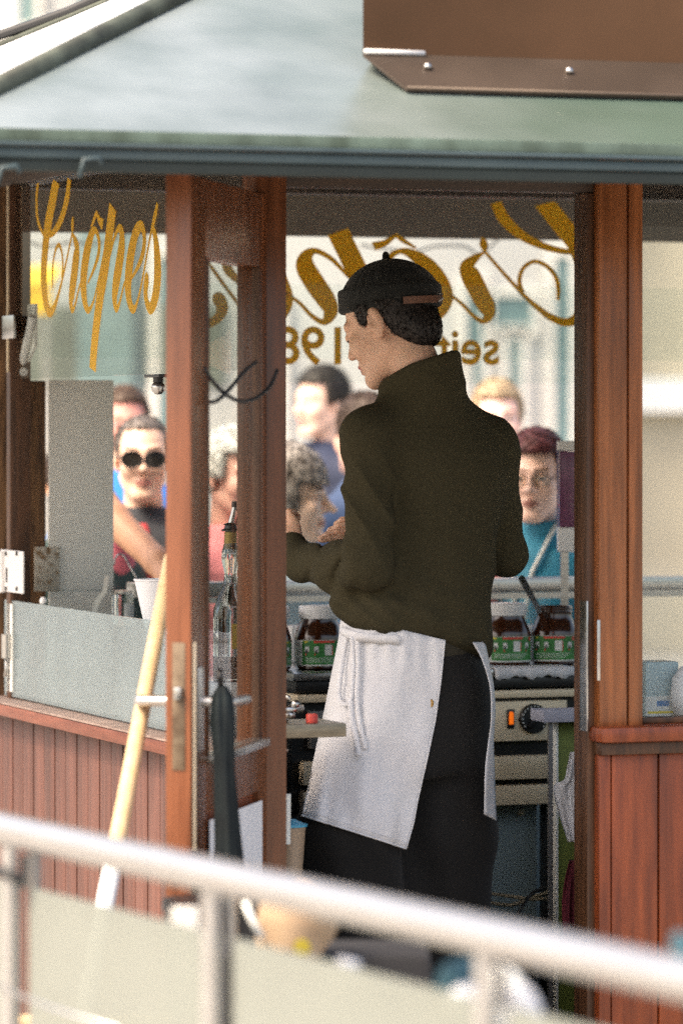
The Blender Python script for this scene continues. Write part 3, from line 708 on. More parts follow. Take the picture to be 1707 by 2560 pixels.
# ------------------------------------------------------------------ the cook
YC = 9.5; FZ = .17
def Q(px, py, Y=YC): return tuple(P(px, py, Y))
org = (Q(1040, 1500)[0], YC+.03, FZ)
CK = empty('person', org, 'crepe maker in black cap, dark olive sweater and white apron with his back turned', 'person')
cm = skin_mats('cook', (.66, .40, .28))
M['sweater'] = mat('olive_fleece', (.038, .032, .017), 1.0, var=.05, scale=420, bump=.0016, bscale=500, col2=(.064, .055, .031), spec=.15)
M['cap'] = mat('black_knit_cap', (.010, .011, .010), .95, var=.25, scale=220, stretch=(1, 1, .3), sheen=.12, bump=.0012, bscale=260)
M['hair_dk'] = mat('dark_brown_hair', (.012, .007, .005), .55, var=.4, scale=120, stretch=(3, 3, .5), bump=.0012, bscale=200)
M['trouser'] = mat('black_trousers', (.0050, .0045, .0042), .9, var=.25, scale=40, bump=.0006, bscale=200, sheen=.05)
M['apron'] = mat('white_apron_cotton', (.72, .72, .75), .85, var=.035, scale=7, bump=.006, bscale=5, col2=(.78, .78, .79))
M['leather'] = mat('brown_leather', (.14, .06, .035), .5)
HY, HP = R(-65-0), R(24)
HC = Q(966, 816, 9.50)
HM = frame(R(-119), R(26), R(0))
# head
lo, hi = wbox(HM, HC, (-.1, -.13, -.2), (.1, .13, .13))
hd_ = surf(lambda p: head_sdf(rot(p, HM, HC), neck=-.10, nose=.95), lo, hi, .0024)
# body under the clothes: neck, torso, arms, legs, all one surface
neckb = toW(HM, HC, (0, .030, -.085))
shL, shR = Q(922, 1092, 9.42), Q(1226, 1112, 9.60)
elL, elR = Q(922, 1412, 9.36), Q(1262, 1385, 9.66)
wrL, wrR = Q(752, 1408, 9.62), Q(985, 1352, 9.90)
hipL, hipR = Q(975, 1720, 9.47), Q(1112, 1720, 9.56)
knL, knR = Q(880, 2060, 9.42), Q(1118, 2080, 9.56)
ftL, ftR = Q(905, 2560, 9.50)[:2]+(FZ+.09,), Q(1125, 2560, 9.60)[:2]+(FZ+.09,)
def body(p):
    d = cone(p, neckb, Q(1050, 1010, 9.56), .053, .056)
    d = smin(d, cone(p, Q(1060, 1100, 9.53), Q(1050, 1600, 9.53), .095, .090), .05)
    d = smin(d, cone(p, shL, shR, .042, .042), .03)
    for a, b, c in ((shL, elL, wrL), (shR, elR, wrR)):
        d = smin(d, cone(p, a, b, .042, .036), .02); d = smin(d, cone(p, b, c, .038, .026), .02)
    for a, b, c in ((hipL, knL, ftL), (hipR, knR, ftR)):
        d = smin(d, cone(p, a, b, .08, .055), .05); d = smin(d, cone(p, b, c, .055, .038), .02)
    return d
bd_ = surf(body, (-.30, 9.2, .2), (.48, 10.0, 1.85), .016)
# hands
XL = (-.35, .62, .70); HL = hframe(XL, (-.5, -.8, .3)); cL = Q(731, 1358, 9.66)
XR = (-.96, -.22, .16); HR = hframe(XR, (.10, -.75, .75)); cR = Q(975, 1336, 9.84)
def handL(p): return hand_sdf(p, HL, cL, curl=(1.2, 1.25, 1.3, 1.35), thumb=1.0, s=.92)
def handR(p): return hand_sdf(p, HR, cR, curl=(.16, .34, .5, .62), thumb=.2, s=1.04)
hl = surf(handL, tuple(np.array(cL)-.16), tuple(np.array(cL)+.17), .0026)
hr = surf(handR, tuple(np.array(cR)-.24), tuple(np.array(cR)+.12), .0026)
fm = face_mat(HM, HC, closed=True)
smesh('body', [hd_, bd_, hl, hr], cm, CK, org, fm)
# hair below the cap
def hair(p):
    q = rot(p, HM, HC); x, y, z = q; ax_ = np.abs(x)
    d = ell(q, (0, .020, .030), (.083, .105, .093))+lumps(q, 190, .0005)
    d = smin(d, ell(q, (0, .075, -.035), (.060, .045, .055)), .03)
    d = smax(d, -(z+.088-.10*np.clip(.06-y, 0, .05)/.05*.55), .006)
    front = (.034-y)*1.0                     # keep behind the ear
    side = smin(front, np.maximum(np.maximum(-.026-y, -(z-.008)+.5*np.abs(y+.012)), y-.012), .004)
    d = smax(d, side, .006)
    return d
lo, hi = wbox(HM, HC, (-.1, -.06, -.13), (.1, .14, .12))
hs_ = surf(hair, lo, hi, .0026); ho_ = smesh('hair', [hs_], M['hair_dk'], CK, org); strands(ho_, hs_[0], hs_[1], 9000, .013, .0007, (.35, -.1, -1), M['hair_dk'])
# docker cap: crown, thick rolled cuff, stalk
capC = Q(972, 742, 9.515)
CM = frame(R(-119), R(5), R(0))
def cap(p):
    q = rot(p, CM, capC); x, y, z = q
    a = np.arctan2(y, x)
    d = ell(q, (0, .004, -.016), (.099, .119, .101)); d = smax(d, -(z+.012), .012)
    d = d+.0010*np.sin(a*12)**8*np.clip(z/.04, 0, 1)
    r = np.sqrt((x/.097)**2+((y-.002)/.121)**2)
    cuff = np.maximum((r-1.0)*.10, np.abs(z+.006+.05*y*0)-.026)
    cuff = smax((r-1.0)*.105, np.abs(z+.004)-.0275, .010)+.0007*np.sin(a*150)
    d = smin(d, cuff, .003)
    inner = smax((np.sqrt((x/.086)**2+((y-.002)/.108)**2)-1)*.1, z+.012, .005)
    d = smax(d, -inner, .004)
    d = smin(d, cone(q, (0, -.0, .085), (0, -.0, .094), .0085, .008), .004)
    return d
lo, hi = wbox(CM, capC, (-.12, -.15, -.06), (.12, .15, .12))
cap_o = smesh('cap', [surf(cap, lo, hi, .0026)], M['cap'], CK, org)
def onhead(x, y, z): return Vector(toW(CM, capC, (x, y, z)))-Vector(org)
mb = MB(); A_ = []
for i in range(9):
    t = R(38+(92-38)*i/8); A_.append((.1005*math.cos(t), .1245*math.sin(t)))
vs = []
for (x_, y_) in A_:
    for zz in (-.026, -.010):
        for k in (1.0, 1.03): vs.append(onhead(x_*k, y_*k, zz))
fs = []
for i in range(8):
    a = i*4; b = a+4
    fs += [(a+1, a+3, b+3, b+1), (a, b, b+2, a+2), (a+2, b+2, b+3, a+3), (a, a+1, b+1, b)]
mb.add(vs, fs).obj('cap_strap', M['leather'], cap_o)
MB().tube([onhead(.012, .127, -.026), onhead(.006, .137, -.018), onhead(.006, .138, -.008), onhead(.012, .128, -.004)], .0016, 8).obj('strap_buckle', M['steel'], cap_o, smooth=True)
# sweater
BR = R(-27)                                   # shoulders turned a little left
SM = [[math.cos(-BR), -math.sin(-BR), 0], [math.sin(-BR), math.cos(-BR), 0], [0, 0, 1]]
SB = Q(1062, 1060, 9.515); SB = (SB[0], SB[1], 0)
#       z      cx     rx    ry
TT = [(1.10, -.015, .145, .105), (1.13, -.012, .165, .122), (1.165, -.012, .176, .132), (1.20, -.006, .172, .132), (1.26, .006, .162, .124), (1.32, .014, .158, .120),
      (1.42, .024, .165, .124), (1.52, .022, .180, .126), (1.56, .012, .178, .120), (1.60, .008, .152, .108), (1.65, .0, .118, .092), (1.69, -.010, .092, .082), (1.72, -.02, .08, .074), (1.80, -.03, .07, .07)]
def sweater(p):
    q = rot(p, SM, SB); x, y, z = q
    zz = z+.32*x*np.clip((1.30-z)/.15, 0, 1)                       # hem drops to the right
    cx_, rx, ry = tab(zz, TT, 1), tab(zz, TT, 2), tab(zz, TT, 3)
    x1, y1 = x-cx_, y
    k = np.sqrt((x1/rx)**2+(y1/ry)**2)
    d = (k-1)*np.minimum(rx, ry)
    fold = .0045*np.abs(np.sin(x*24+1.6*np.sin(z*5)+z*4))*np.clip((1.56-z)/.2, 0, 1)+.006*np.abs(np.sin(z*17+x*14+1))**.8*np.clip(.25-np.abs(z-1.30), 0, .2)*5*np.clip(.5+x*4, 0, 1)+.004*np.sin(x*70+2.2*np.sin(z*7)+z*6)*np.clip((1.3-z)/.2, 0, 1)*np.clip((z-1.10)/.1, 0, 1)
    fold += .005*np.sin(z*95+x*38)*np.exp(-((z-1.20)/.07)**2)*np.clip(.5-x*3, 0, 1)
    d = d+fold
    d = smax(d, -(zz-1.132), .022); d = smax(d, z-1.70, .01)
    # left arm
    ua = cone(p, shL, elL, .059, .056); fa = cone(p, elL, wrL, .052, .040)
    ax1 = (p[2]-shL[2])/(elL[2]-shL[2])
    ua = ua+.017*(np.abs(np.sin(p[2]*19+p[0]*46+.9*np.sin(p[2]*13)))**.7-.5)*np.clip(ax1*1.8, 0, 1)*np.clip(1.3-ax1, 0, 1)+.002*np.sin(p[2]*88-p[0]*60)
    u = (p[0]-elL[0])/(wrL[0]-elL[0])
    ph = 1.6*(p[2]-1.33)/.06
    fa = fa+.020*(.5-np.abs(np.sin(u*8.5+ph*.5+.5*np.sin(ph*1.3)))**.6)*np.clip(u*2+.25, 0, 1)*np.clip(1.3-u, 0, 1)
    fa = smin(fa, cone(p, Q(960, 1435, 9.42), Q(840, 1432, 9.48), .046, .046), .03)
    fa = smin(fa, cone(p, Q(752, 1408, 9.60), Q(731, 1362, 9.66), .038, .032), .02)
    d = smin(d, ua, .018); d = smin(d, fa, .014)
    # fullness under the sleeve, bulging over the apron strings
    d = smin(d, cone(p, Q(862, 1512, 9.44), Q(960, 1545, 9.42), .030, .045)+.004*np.sin(p[0]*120+p[2]*140), .045)
    # right arm, elbow out to the side
    ub = cone(p, shR, elR, .058, .047)+.007*(np.abs(np.sin(p[2]*24-p[0]*30))**.7-.5)
    fb = cone(p, elR, wrR, .050, .04)
    d = smin(d, ub, .045); d = smin(d, fb, .02)
    # shoulders
    d = smin(d, cone(p, shL, Q(1010, 1015, 9.47), .048, .034), .05)
    d = smin(d, cone(p, shR, Q(1095, 1005, 9.55), .046, .032), .05)
    # high collar, open at the top
    a, b = Q(1060, 1010, 9.515), Q(1046, 868, 9.485)
    axv = Vector(b)-Vector(a); L_ = axv.length; axv.normalize()
    t = (p[0]-a[0])*axv[0]+(p[1]-a[1])*axv[1]+(p[2]-a[2])*axv[2]
    rr = np.sqrt(np.maximum((p[0]-a[0])**2+(p[1]-a[1])**2+(p[2]-a[2])**2-t*t, 0))
    R0 = .088-.10*np.clip(t, -.02, .2)*.0+.0
    # slanted rim: high at the nape (right), low under the chin (left)
    rim = smax(p[2]-(1.792+.58*(p[0]-.215)), p[2]-1.784, .045)
    col = smax(np.abs(rr-(.091-.06*np.clip(t, 0, .13)))-.0075, smax(rim, -(t+.03), .005), .012)
    col = col+.0035*(np.abs(np.sin(t*38+1.2*np.sin(p[0]*30)+.5))**.6-.6)
    body_ = smax(d, -smax(rr-.082, -(t-.035), .01), .01)
    return smin(body_, col, .014)
lo = (-.20, 9.27, 1.07); hi = (.52, 10.03, 1.86)
sw = surf(sweater, lo, hi, .0046)
smesh('sweater', [sw], M['sweater'], CK, org)
# undershirt tail between the apron edges
def tail(p):
    q = rot(p, SM, SB); x, y, z = q
    d = (np.sqrt(((x+.03)/.150)**2+(y/.112)**2)-1)*.11
    return smax(smax(d, -(z-1.075-.6*np.clip(np.abs(x-.045)-.03, 0, 1)), .006), z-1.20, .006)
smesh('shirt_tail', [surf(tail, (-.16, 9.3, 1.03), (.36, 9.72, 1.23), .006)], mat('olive_shirt', (.035, .030, .018), .9, var=.1), CK, org)
# trousers
def trous(p):
    q = rot(p, SM, SB); x, y, z = q
    T2 = [(.75, -.03, .17, .115), (.92, -.03, .172, .125), (1.0, -.03, .168, .124), (1.08, -.03, .155, .115), (1.17, -.03, .146, .105)]
    cx_, rx, ry = tab(z, T2, 1), tab(z, T2, 2), tab(z, T2, 3)
    d = (np.sqrt(((x-cx_)/rx)**2+(y/ry)**2)-1)*ry
    d = smax(smax(d, z-1.16, .01), -(z-.84), .03)
    for a, b, c in ((hipL, knL, ftL), (hipR, knR, ftR)):
        e = smin(cone(p, a, b, .100, .104), cone(p, b, c, .104, .090), .03)
        d = smin(d, e, .03)
    d = smin(d, cone(p, Q(800, 2075, 9.45), Q(812, 2190, 9.46), .040, .05), .07); d = smin(d, cone(p, Q(1000, 1900, 9.53), Q(1000, 2500, 9.55), .05, .07), .05)
    d = d+.004*np.sin(p[0]*50+2*np.sin(p[2]*9))*np.clip((1.0-z)/.2, 0, 1)
    return smax(d, -(z-FZ-.03), .006)
smesh('trousers', [surf(trous, (-.24, 9.2, FZ), (.42, 9.8, 1.2), .0075)], M['trouser'], CK, org)
for f_, nm in ((ftL, 'shoe'), (ftR, 'shoe')):
    def shoe(p, f_=f_):
        q = rot(p, SM, (f_[0], f_[1], FZ)); x, y, z = q
        d = smin(ell(q, (0, .07, .035), (.05, .125, .05)), ell(q, (0, -.01, .06), (.045, .05, .07)), .03)
        return smax(d, -(z-.002), .006)
    smesh(nm, [surf(shoe, (f_[0]-.2, f_[1]-.15, FZ-.02), (f_[0]+.18, f_[1]+.25, FZ+.16), .009)], M['black'], CK, org)

# apron: a sheet wrapped round the hips, open behind
AC = Q(1040, 1650, 9.52); AC = (AC[0], AC[1])
def front_Y(px, py, off=.010):
    Ys = np.arange(9.20, 9.75, .004); u = (px-CX)/FPX; w_ = (py-HOR)/FPX
    d = np.minimum(trous((u*Ys, Ys, CAMH-w_*Ys)), sweater_low((u*Ys, Ys, CAMH-w_*Ys)))
    k = np.argmax(d < off); return Ys[k] if d[k] < off else 9.9
def sweater_low(p): return np.full_like(p[2], 1.0)
def apron_sheet():
    # rows from waist to hem: pixel of back edge, pixel of left silhouette, on the photograph
    rows = [(1548, 1112, 852), (1600, 1111, 846), (1700, 1101, 826), (1800, 1087, 806), (1900, 1066, 784), (2000, 1043, 762), (2060, 1032, 750), (2112, 1017, 742)]
    us = np.linspace(0, 1, 46); vsn = np.linspace(0, 1, 40); vs = []; fs = []
    ry = np.array([r[0] for r in rows], float); rb = np.array([r[1] for r in rows], float); rl = np.array([r[2] for r in rows], float)
    prev = None
    for j, v_ in enumerate(vsn):
        if j:
            prev = cur
        cur = []
        for i, u_ in enumerate(us):
            # u 0 = back edge, .62 = left silhouette, 1 = round to the front
            yb = 1600+(2121-1600)*v_; yl = 1556+(2040-1556)*v_
            t = min(u_/.62, 1)
            ytop = 1600+(1548-1600)*min(1, t*1.2)
            y = ytop+((2121 if t <= 0 else 2121+(2038-2121)*t)-ytop)*v_
            xb, xl = np.interp(y, ry, rb), np.interp(y, ry, rl)
            if y > 2112: xb = 1015
            if u_ <= .62:
                th = t*math.pi/2                     # back edge nearest the camera
                px = xl+(xb-xl)*(1-math.sin(th*.999))**.85 if False else xb+(xl-xb)*t
                Y = 9.385-.02*v_+.0*t+(.115+.03*v_)*(1-math.sqrt(max(0, 1-t**2.2)))
            else:
                k = (u_-.62)/.38; px = xl+k*k*90+k*25; Y = 9.50+.01*v_+.17*math.sin(k*math.pi/2)
            Y = min(Y, front_Y(px, y)) if u_ < .66 else Y
            if j: Y = min(Y, prev[i]+.0015)
            cur.append(Y)
            f = .0035*math.sin(px*.045+v_*3)*v_+.004*math.sin(px*.085+1.2+v_*1.6)*max(0, v_-.15)
            f += .016*math.exp(-((px-(842-45*v_))/15)**2)*min(1, v_*2)*(-1)      # pressed pleat
            f += .0030*math.sin(px*.021-y*.030+1)+.0022*math.sin(px*.05+y*.018)
            f += .004*math.sin(px*.16)*math.exp(-((v_-.08)/.1)**2)
            vs.append(P(px, y, Y+f)-Vector(org))
    n = len(us)
    for j in range(len(vsn)-1):
        for i in range(n-1): fs.append((j*n+i, j*n+i+1, (j+1)*n+i+1, (j+1)*n+i))
    global AV; AV = (vs, n)
    o = MB().add(vs, fs).obj('apron', M['apron'], CK, smooth=True)
    md = o.modifiers.new('thick', 'SOLIDIFY'); md.thickness = .0016; md.offset = 0
    return o
apr = apron_sheet()
# hem stitched double along the bottom and back edges
def px_tube(pts, r, name, m, parent, org_, n=8):
    A = smooth_pts([tuple(P(*q)-Vector(org_)) for q in pts], 4); return MB().tube([tuple(a) for a in A], r, n).obj(name, m, parent, smooth=True)
AVs, AN = AV
def sheet_line(idx, r):
    MB().tube([AVs[k]+Vector((0, -.0012, 0)) for k in idx], r, 6).obj('hem', M['apron'], apr, smooth=True)
NR = len(AVs)//AN
sheet_line([j*AN for j in range(NR)], .0022); sheet_line([(NR-1)*AN+i for i in range(0, 34)], .0024)
sheet_line([(NR-2)*AN+i for i in range(0, 34)], .0009)
# right wing of the apron
def wing():
    L_ = [(1182, 1606), (1206, 1650), (1226, 1720), (1228, 1800), (1222, 1850), (1214, 1920), (1212, 1980), (1211, 2036)]
    R_ = [(1212, 1604), (1222, 1650), (1234, 1715), (1238, 1780), (1234, 1850), (1236, 1920), (1238, 1980), (1241, 2052)]
    vs = []; fs = []; n = 6
    LL, RR = smooth_pts(L_, 5), smooth_pts(R_, 5)
    for j, (a, b) in enumerate(zip(LL, RR)):
        for i in range(n):
            t = i/(n-1); Y = 9.36+.12*t+.012*math.sin(j*.4+t*3)
            vs.append(P(a[0]+(b[0]-a[0])*t, a[1]+(b[1]-a[1])*t, Y)-Vector(org))
    for j in range(len(LL)-1):
        for i in range(n-1): fs.append((j*n+i, j*n+i+1, (j+1)*n+i+1, (j+1)*n+i))
    o = MB().add(vs, fs).obj('apron_wing', M['apron'], apr, smooth=True)
    md = o.modifiers.new('thick', 'SOLIDIFY'); md.thickness = .0016
wing()
# waistband and tie: one long loop and two hanging ends
AW = [v_+Vector(org) for v_ in AVs]; AP = np.array([((v_[0]/v_[1])*FPX+CX, HOR-(v_[2]-CAMH)/v_[1]*FPX, v_[1]) for v_ in AW])
AP = AP[[k for k in range(len(AP)) if k % AN < 30]]
def near_apron(px, py):
    k = np.argsort((AP[:, 0]-px)**2+(AP[:, 1]-py)**2)[:5]; return float(AP[k, 2].min())
def ribbon(pts, w0, name, tilt=(1, 0), lift=.006):
    """pts: px, py, Y ; flat strip of width w0 (m) laid across the path in the picture plane's depth"""
    pts = [(a, b, near_apron(a, b)-lift) for a, b, _ in pts]
    A = smooth_pts([tuple(P(*q)-Vector(org)) for q in pts], 5); n = len(A); d = np.gradient(A, axis=0)
    vs = []; fs = []
    for i in range(n):
        dx_ = Vector(d[i]).normalized(); s_ = Vector((dx_.z, 0, -dx_.x)).normalized()
        s_ = (s_*tilt[0]+Vector((0, tilt[1], 0))).normalized()
        c_ = Vector(A[i])
        for k in (-1, 0, 1): vs.append(c_+s_*(w0/2*k)+Vector((0, -.0015 if k == 0 else 0, 0)))
    for i in range(n-1):
        for k in (0, 1): fs.append((i*3+k, i*3+k+1, i*3+k+4, i*3+k+3))
    o = MB().add(vs, fs).obj(name, M['apron'], apr, smooth=True)
    md = o.modifiers.new('thick', 'SOLIDIFY'); md.thickness = .0012; md.offset = 0
ribbon([(852, 1574, 9.44), (880, 1588, 9.395), (930, 1596, 9.372), (1000, 1600, 9.366)], .020, 'waistband', (1, .3))
ribbon([(868, 1592, 9.385), (858, 1640, 9.375), (850, 1700, 9.368), (848, 1745, 9.362), (862, 1762, 9.358), (878, 1752, 9.36), (882, 1700, 9.363), (884, 1640, 9.37), (880, 1592, 9.38)], .011, 'tie_loop', lift=.010)
ribbon([(892, 1590, 9.38), (896, 1660, 9.368), (893, 1740, 9.358), (898, 1800, 9.355), (908, 1850, 9.353), (914, 1872, 9.352)], .012, 'tie_end')
ribbon([(876, 1750, 9.35), (880, 1800, 9.348), (888, 1840, 9.346), (896, 1888, 9.344)], .014, 'tie_end', lift=.016)

# faint caramel stain near the back edge of the apron
_v = AVs[int(NR*.30)*AN+1]; MB().lathe([(0, 0), (.007, .0004), (.0045, .0009), (0, .001)], 12, sx=.7, sy=1.3).xf(Matrix.Translation(_v+Vector((-.004, -.002, 0))) @ Matrix.Rotation(R(90), 4, 'X')).obj('stain', mat('caramel_stain', (.50, .28, .08), .7), apr, smooth=True)
# ------------------------------------------------------------------ things inside the kiosk
def tk(name, label, cat, s, v, z=.17, group=None, rot=0):
    return empty(name, L2W(s, v, z), label, cat, group, TH+rot)
SV = 1.28; zz = lambda py, px=1340, v=SV: pv(px, py, v)[1]
# stove: steel griddle with a control panel
ST = tk('griddle_stove', 'steel crepe griddle stove with black dial and lit orange switch under the spread jars', 'stove', .53, SV)
o_ = lambda s, v, z: (s-.53, v-SV, z-.17)
def sb(name, m, s0, s1, v0_, v1_, z0, z1, c=.002, parent=None):
    a = o_(s0, v0_, z0); b = o_(s1, v1_, z1)
    return B(a[0], b[0], a[1], b[1], a[2], b[2], c=c).obj(name, m, parent or ST, smooth='auto' if c else False)
S0, S1, S2 = .535, 1.245, 1.36
sb('top_plate', M['black'], S0, S2, SV, 1.84, .972, .9985, .003)
sb('top_cover', M['steel'], S0-.01, S2+.01, SV-.006, 1.85, .999, 1.019, .004)
sb('front_rim', M['steel_tan'], S0, S2, SV-.012, SV+.1, .948, .9665, .003)
sb('dark_recess', M['black'], S0, S2, SV+.03, 1.8, .80, .947, 0)
pn = sb('control_panel', M['steel_tan'], .90, S1, SV+.004, SV+.03, .841, .939, .002)
sb('side_box', M['steel_dull'], .575, .895, SV+.004, SV+.03, .835, .927, .002)
kx, kz = pv(1340, 1798, SV-.02); kc = o_(kx, SV+.004, kz)
def disc(name, m, cx_, cy_, cz_, r, h, parent, n=28, r2=None):
    return MB().lathe([(0, 0), (r, 0), (r, h*.8), (r2 or r*.94, h), (0, h)], n).xf(Matrix.Translation((cx_, cy_, cz_)) @ Matrix.Rotation(R(90), 4, 'X')).obj(name, m, parent, smooth='auto')
dl = disc('dial', M['black_plastic'], kc[0], kc[1], kc[2], .0365, .012, ST)
kb_ = MB().box(-.007, .007, -.024, -.012, -.026, .026, .003).xf(Matrix.Translation((kc[0], kc[1], kc[2])) @ Matrix.Rotation(R(35), 4, 'Y')).obj('dial_grip', M['black_plastic'], dl, smooth='auto')
for k in range(15):
    t = R(-125+k*18); x_, z_ = kc[0]+.031*math.sin(t), kc[2]+.031*math.cos(t)
    B(x_-.0014, x_+.0014, kc[1]-.0128, kc[1]-.0121, z_-.0022, z_+.0022).obj('dial_mark', M['label_w'], dl)
lx, lz = pv(1280, 1798, SV-.01); lc = o_(lx, SV+.004, lz)
sw_ = B(lc[0]-.0095, lc[0]+.0095, lc[1]-.006, lc[1]-.0001, lc[2]-.024, lc[2]+.024, c=.003).obj('power_switch', M['black_plastic'], ST, smooth='auto')
MB().prism([(lc[0]-.0055, lc[2]-.013), (lc[0]+.0055, lc[2]-.013), (lc[0]+.0055, lc[2]+.013), (lc[0]+.003, lc[2]+.018), (lc[0]-.003, lc[2]+.018), (lc[0]-.0055, lc[2]+.013), (lc[0]-.0055, lc[2]-.013), (lc[0]-.003, lc[2]-.018), (lc[0]+.003, lc[2]-.018)][:6], lc[1]-.009, lc[1]-.0061).obj('switch_lamp', mat('orange_switch_lamp', (.9, .22, .02), .3, emit=((1, .16, .01), .18)), sw_)
dx_, dz_ = pv(1297, 1800, SV); dc = o_(dx_, SV, dz_)
disc('pilot_hole', M['black'], dc[0], dc[1]+.0035, dc[2], .003, .001, ST, 10)
sb('drawer_gap', M['black'], S0, S1, SV+.04, 1.8, .68, .80, 0)
sb('drawer', M['steel_tan'], S0+.02, S1, SV, SV+.04, .747, .804, .003)
sb('drawer', M['steel_tan'], S0+.02, S1, SV+.002, SV+.04, .684, .732, .003)
cb = sb('cabinet', M['greyblue'], S0, 1.205, SV+.10, 1.85, .36, .679, .003)
c_ = pv(1300, 2032, SV+.1); cc = o_(c_[0], SV+.10, c_[1]); disc('lock', M['rust'], cc[0], cc[1]-.0005, cc[2], .009, .006, cb, 14)
sb('leg', M['black'], 1.207, 1.242, SV+.05, SV+.09, .171, .679, .002)
sb('leg', M['black'], S0, S0+.035, SV+.05, SV+.09, .171, .679, .002)
sb('plinth', M['black'], S0+.03, 1.20, SV+.11, 1.8, .171, .355, 0)
# counter running on the left of the stove along the left wall
CT = tk('side_counter', 'dull steel counter with a pale top along the left glass', 'counter', .05, .35)
def cbx(name, m, s0, s1, v0_, v1_, z0, z1, c=.002, parent=None): return B(s0-.05, s1-.05, v0_-.35, v1_-.35, z0-.17, z1-.17, c=c).obj(name, m, parent or CT, smooth='auto' if c else False)
cbx('counter_top', M['steel'], .05, .36, 1.00, D-.12, .905, .925, .003)
cbx('counter_front', M['steel_dull'], .07, .34, 1.02, D-.14, .171, .904, .002)
# raised tray / shelf in front of the apron
s0, z1 = pv(716, 1812, .20); s1, z0 = pv(866, 1842, .20)
SH = tk('folding_shelf', 'brushed metal folding shelf just inside the door jamb, beside the apron', 'shelf', s0, .20, z0)
B(-.02, s1-s0, 0, .16, 0, z1-z0, c=.002).obj('shelf_top', mat('brushed_brown_steel', (.23, .20, .15), .4, metal=.7, var=.2, scale=25, stretch=(1, 1, 6)), SH, smooth='auto')
B(-.02, -.012, -.01, .16, -.12, -.0005, c=.001).obj('bracket', M['steel_dull'], SH)
zt = z1
mbf = MB(); rnd = random.Random(3)
for k in range(5): mbf.tube([(rnd.uniform(-.01, .045), rnd.uniform(.03, .08), .010+.011*k), (rnd.uniform(.0, .055), rnd.uniform(.03, .09), .012+.011*k)], .009, 7)
fo = mbf.obj('foil_wrappers', M['steel'], None, smooth=True, loc=L2W(s0+.005, .21, zt-.004)); fo.rotation_euler.z = TH; fo['label'] = 'crumpled shiny foil wrappers on the folding shelf'; fo['category'] = 'wrappers'; fo['kind'] = 'stuff'
r_ = MB().lathe([(0, 0), (.013, 0), (.013, .016), (.011, .019), (0, .019)], 18).obj('bottle_cap', M['label_r'], None, smooth='auto', loc=L2W(s0+.072, .24, zt+.0005)); r_['label'] = 'small red bottle cap beside the foil wrappers'; r_['category'] = 'cap'
# spread jars
def jar(s, v, z, label, open_=False, turn=0.0, group='chocolate spread jars on the griddle counter'):
    J = empty('spread_jar', L2W(s, v, z), label, 'jar', group, TH+turn)
    prof = [(.046, 0), (.054, .004), (.0565, .012), (.0565, .078), (.0545, .086), (.046, .108), (.0415, .119), (.041, .128)]
    MB().lathe(prof, 32, sx=1.04, sy=.86, e=2.5).obj('glass_jar', M['choc'], J, smooth='auto')
    if open_:
        rim = MB().lathe([(.041, .128), (.0435, .130), (.0435, .134), (.0405, .136), (.0435, .139), (.0435, .143), (.041, .146), (.0375, .146), (.036, .140), (.035, .120), (0, .118)], 30, sx=1.04, sy=.92).obj('smeared_rim', M['choc'], J, smooth=True)
    else:
        MB().lathe([(.042, .124), (.0475, .1245), (.0485, .128), (.0485, .152), (.0455, .1555), (0, .156)], 32, sx=1.03, sy=.93).obj('lid', M['whiteplastic'], J, smooth='auto')
    def lab(a0, a1, z0, z1, m, nm='label', off=.0006, parent=J, n=12):
        return MB().lathe([(.0565+off, z0), (.0565+off, z1)], n, sx=1.04, sy=.86, e=2.5, a0=R(a0), a1=R(a1)).obj(nm, m, parent, smooth=True)
    w_ = lab(-262, 82, .010, .0735, M['label_w'], 'paper_label', .0004, n=40)
    g_ = lab(-147, -36, .014, .0725, M['label_g'], 'green_print', .0010, w_, 24)
    lab(-118, -68, .0665, .0722, M['label_r'], 'red_banner', .0014, g_)
    lab(-141, -132, .067, .0715, M['label_y'], 'yellow_mark', .0014, g_, 4)
    lab(-50, -41, .062, .0715, M['label_r'], 'seal', .0014, g_, 4)
    for a in (-134, -112, -56): lab(a-5, a+5, .044, .058, M['label_w'], 'picture', .0014, g_, 4); lab(a-3, a+2, .042, .050, M['label_k'], 'picture', .0018, g_, 3); lab(a-4, a-1, .036, .041, M['label_r'], 'picture', .0018, g_, 3)
    lab(-92, -74, .036, .062, M['label_w'], 'picture', .0014, g_, 6); lab(-74.5, -72.5, .036, .060, M['label_r'], 'picture', .0016, g_, 2)
    for zz_ in (.020, .0245, .029): lab(-138, -60+8*math.sin(zz_*900), zz_, zz_+.0012, M['label_w'], 'small_print', .0013, g_, 14)
    return J
VJ = 1.42; ZT = 1.0195
def jpx(px): return pv(px, 1660, VJ)[0]
jar(jpx(797), VJ, ZT, 'lidded chocolate spread jar with green label just left of the apron')
jar(jpx(678), VJ+.0, ZT, 'lidded spread jar half hidden by the door jamb, its pale label side showing', turn=R(75))
jar(jpx(1266), VJ, ZT, 'lidded chocolate spread jar directly right of the cook')
jo = jar(jpx(1384), VJ, ZT, 'open chocolate spread jar with a smeared rim and a spatula standing in it', open_=True, turn=R(-18))
